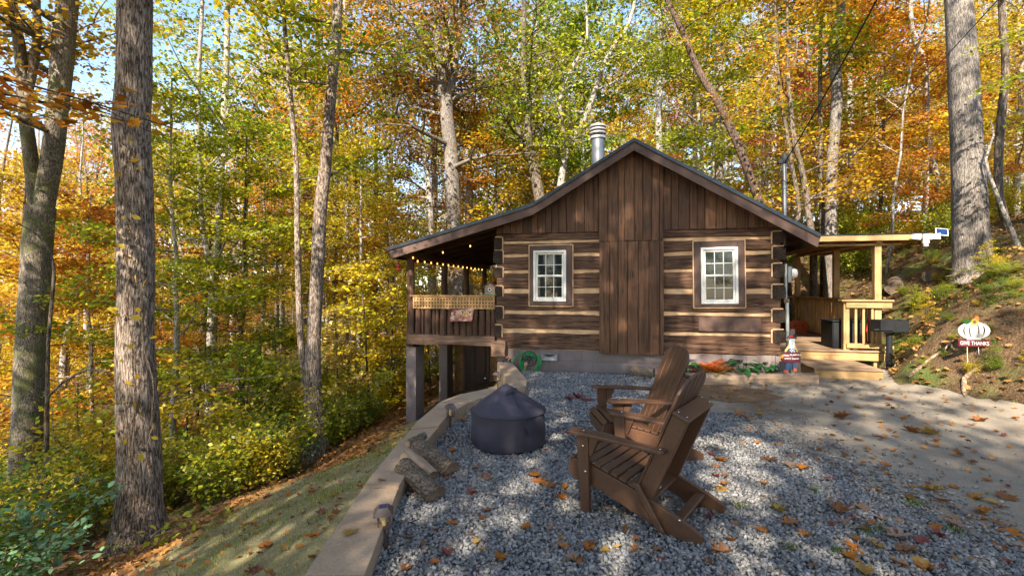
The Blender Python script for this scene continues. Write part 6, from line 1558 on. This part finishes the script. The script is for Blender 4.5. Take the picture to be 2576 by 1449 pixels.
# ------------------------------------------------------------------ the far wood
def farwood():
    g = np.random.default_rng(31)
    bands = [(-1.5, -.72, 'orange'), (-.85, -.3, 'gold'), (-.4, .12, 'pale'), (.02, .62, 'yellow'), (.5, 1.05, 'orange'), (.9, 1.5, 'gold')]
    for i, (a0, a1, col) in enumerate(bands):
        n = 27000; nb = 150
        ca = g.uniform(a0, a1, nb); cy = g.uniform(50, 72, nb); cz = g.uniform(0, 1, nb) ** .9; k = g.integers(0, nb, n)
        hgt = (24, 22, 16, 20, 26, 26)[i]
        base = ground(ca * cy, cy)
        r_ = g.uniform(2.0, 4.2, nb)
        off = g.normal(0, .5, (n, 3)) * r_[k][:, None] * np.array([1, 1, .75])
        C = np.stack([ca[k] * cy[k], cy[k], base[k] + cz[k] * hgt * (1 - .25 * np.abs(np.sin(ca[k] * 9)))], 1) + off
        keep = C[:, 2] > ground(C[:, 0], C[:, 1]) + .1
        C = C[keep]
        o = leafcards('far_wood', C, g.uniform(.30, .55, len(C)), W['leaf_' + col], None, g=g, tilt=.9)
        setp(o, 'distant %s autumn wood closing the view' % CWORD.get(col, col), 'woods', kind='stuff')
farwood()
def far_trunks():
    c = 0
    for _ in range(2000):
        if c >= 46: break
        y = rnd.uniform(26, 48); a = rnd.uniform(-1.2, 1.2); x = a * y
        if not free(x, y, 1.2): continue
        TAKEN.append((x, y)); h = rnd.uniform(12, 19); r_ = rnd.uniform(.09, .2); M = MB(); q = [Vector((0, 0, -.4))]
        for i in range(6): q.append(q[-1] + Vector((rnd.gauss(0, .12), rnd.gauss(0, .12), h / 6)))
        M.tube(q, [r_ * (1 - .12 * i) for i in range(7)], 7); segs = []
        for j in range(7): branch(M, segs, q[rnd.randrange(2, 6)], (rnd.gauss(0, 1), rnd.gauss(0, 1), .6), 2.2, .03, rnd, 1)
        o = M.build('bare_tree', W[rnd.choice(['barkE', 'barkD', 'barkE'])], None, smooth=True); o.location = (x, y, gz(x, y)); s = sector(CX + a * F)
        setp(o, 'slender nearly bare trunk standing far back %s' % WHERE[s], 'tree', 'slender bare trunks, %s' % s); c += 1
far_trunks()
def slim_trunks():
    c = 0
    for _ in range(3000):
        if c >= 52: break
        y = rnd.uniform(11.5, 28); a = rnd.uniform(-1.15, 1.1) if rnd.random() < .4 else rnd.uniform(-1.1, -.2); x = a * y
        lu = (x - CA.x) * CU.x + (y - CA.y) * CU.y; lv = (x - CA.x) * CV.x + (y - CA.y) * CV.y
        if (-3 < lu < 9 and -6 < lv < 9) or not free(x, y, .9) or x > xw(y) - 4.5 and y < 10: continue
        TAKEN.append((x, y)); h = rnd.uniform(9, 15); r_ = rnd.uniform(.035, .10); M = MB(); q = [Vector((0, 0, -.3))]; lx, ly = rnd.gauss(0, .06), rnd.gauss(0, .06)
        for i in range(8): q.append(q[-1] + Vector((lx + rnd.gauss(0, .07), ly + rnd.gauss(0, .07), 1)) * (h / 8))
        M.tube(q, [r_ * (1 - .1 * i) for i in range(9)], 7); segs = []
        for j in range(9): branch(M, segs, q[rnd.randrange(2, 8)], (rnd.gauss(0, 1), rnd.gauss(0, 1), .7), rnd.uniform(.8, 2), .016, rnd, 1)
        o = M.build('slim_tree', W[rnd.choice(['barkD', 'barkD', 'barkE', 'barkC'])], None, smooth=True); o.location = (x, y, gz(x, y)); s = sector(CX + a * F)
        setp(o, 'thin young trunk with few twigs %s' % WHERE[s], 'tree', 'thin young trunks, %s' % s); c += 1
slim_trunks()

# ------------------------------------------------------------------ trees behind the viewpoint that shade the yard
SHADE = [(-10.5, -3, 'openA', 1.0), (-2.2, -5.5, 'openB', 1.05), (8.2, -2.0, 'openA', .95), (-2.8, -9.8, 'openA', 1.4), (-4.2, -13.5, 'openA', 1.45), (-1.6, -6.6, 'openB', .95), (-5.5, -9.5, 'openA', 1.1), (7.5, -8.0, 'openB', 1.1), (-3.2, -3.0, 'openA', .95), (9.8, -5.5, 'openA', 1.1), (-5.2, -5.2, 'openB', 1.0),
 (-9.5, -9.5, 'openA', 1.1), (9, -11, 'tallA', 1), (-11, -6, 'tallB', 1.1), (12, 1.5, 'openB', 1.0), (-12, 0, 'openA', 1.1), (11.5, -8, 'tallD', 1.1), (-1.5, -14, 'layC', 1.6), (4, -14, 'layA', 1.7), (8.5, -14, 'layC', 1.5), (-6, -14, 'layA', 1.7), (-11, -15, 'layC', 1.6), (13, -13, 'layC', 1.6)]
for i, (x, y, k, s) in enumerate(SHADE):
    place(k, x, y, 'tree standing behind the viewpoint whose shade dapples the yard', 'tree', group='trees behind the viewpoint', col=['yellow', 'gold', 'greenyellow'][i % 3], s=s, name='tall_tree', z=gz(x, y))
for k, o in list(PROTO.items()):
    if k not in USED:
        for ch in list(o.children): bpy.data.objects.remove(ch)
        bpy.data.objects.remove(o)

# ------------------------------------------------------------------ light, sky, camera
SUN_EL, SUN_AZ = R(37), math.atan2(.27, 1.0)      # light travels towards +Y and a little +X
wd = bpy.data.worlds.new('World'); scene.world = wd; wd.use_nodes = True
nt = wd.node_tree; bg = nt.nodes['Background']; sky = nt.nodes.new('ShaderNodeTexSky'); sky.sky_type = 'NISHITA'; sky.sun_disc = False
sky.sun_elevation = SUN_EL; sky.sun_rotation = PI + SUN_AZ; sky.air_density = 1.0; sky.dust_density = .3; sky.ozone_density = 1.5
nt.links.new(sky.outputs[0], bg.inputs[0]); bg.inputs[1].default_value = .15
sl_ = bpy.data.lights.new('sun', 'SUN'); sl_.energy = 5; sl_.angle = R(.5); sl_.color = (1, .90, .76)
so = bpy.data.objects.new('sun', sl_); link(so)
dirv = Vector((math.sin(SUN_AZ) * math.cos(SUN_EL), math.cos(SUN_AZ) * math.cos(SUN_EL), -math.sin(SUN_EL)))
so.rotation_euler = dirv.to_track_quat('-Z', 'Y').to_euler(); so.location = (0, -5, 20)
cam = bpy.data.cameras.new('camera'); cam.lens = F / 2576 * 36; cam.sensor_width = 36; cam.clip_end = 500; cam.clip_start = .05
co = bpy.data.objects.new('camera', cam); link(co); co.location = (0, 0, EYE); co.rotation_euler = (R(90), 0, 0); scene.camera = co
scene.view_settings.view_transform = 'Standard'; scene.view_settings.look = 'None'; scene.view_settings.exposure = 1.58; scene.view_settings.gamma = 1
scene.cycles.max_bounces = 8; scene.cycles.diffuse_bounces = 4; scene.cycles.transmission_bounces = 6; scene.cycles.transparent_max_bounces = 8; scene.cycles.caustics_reflective = False
scene.cycles.use_denoising = True; scene.cycles.sample_clamp_indirect = 8
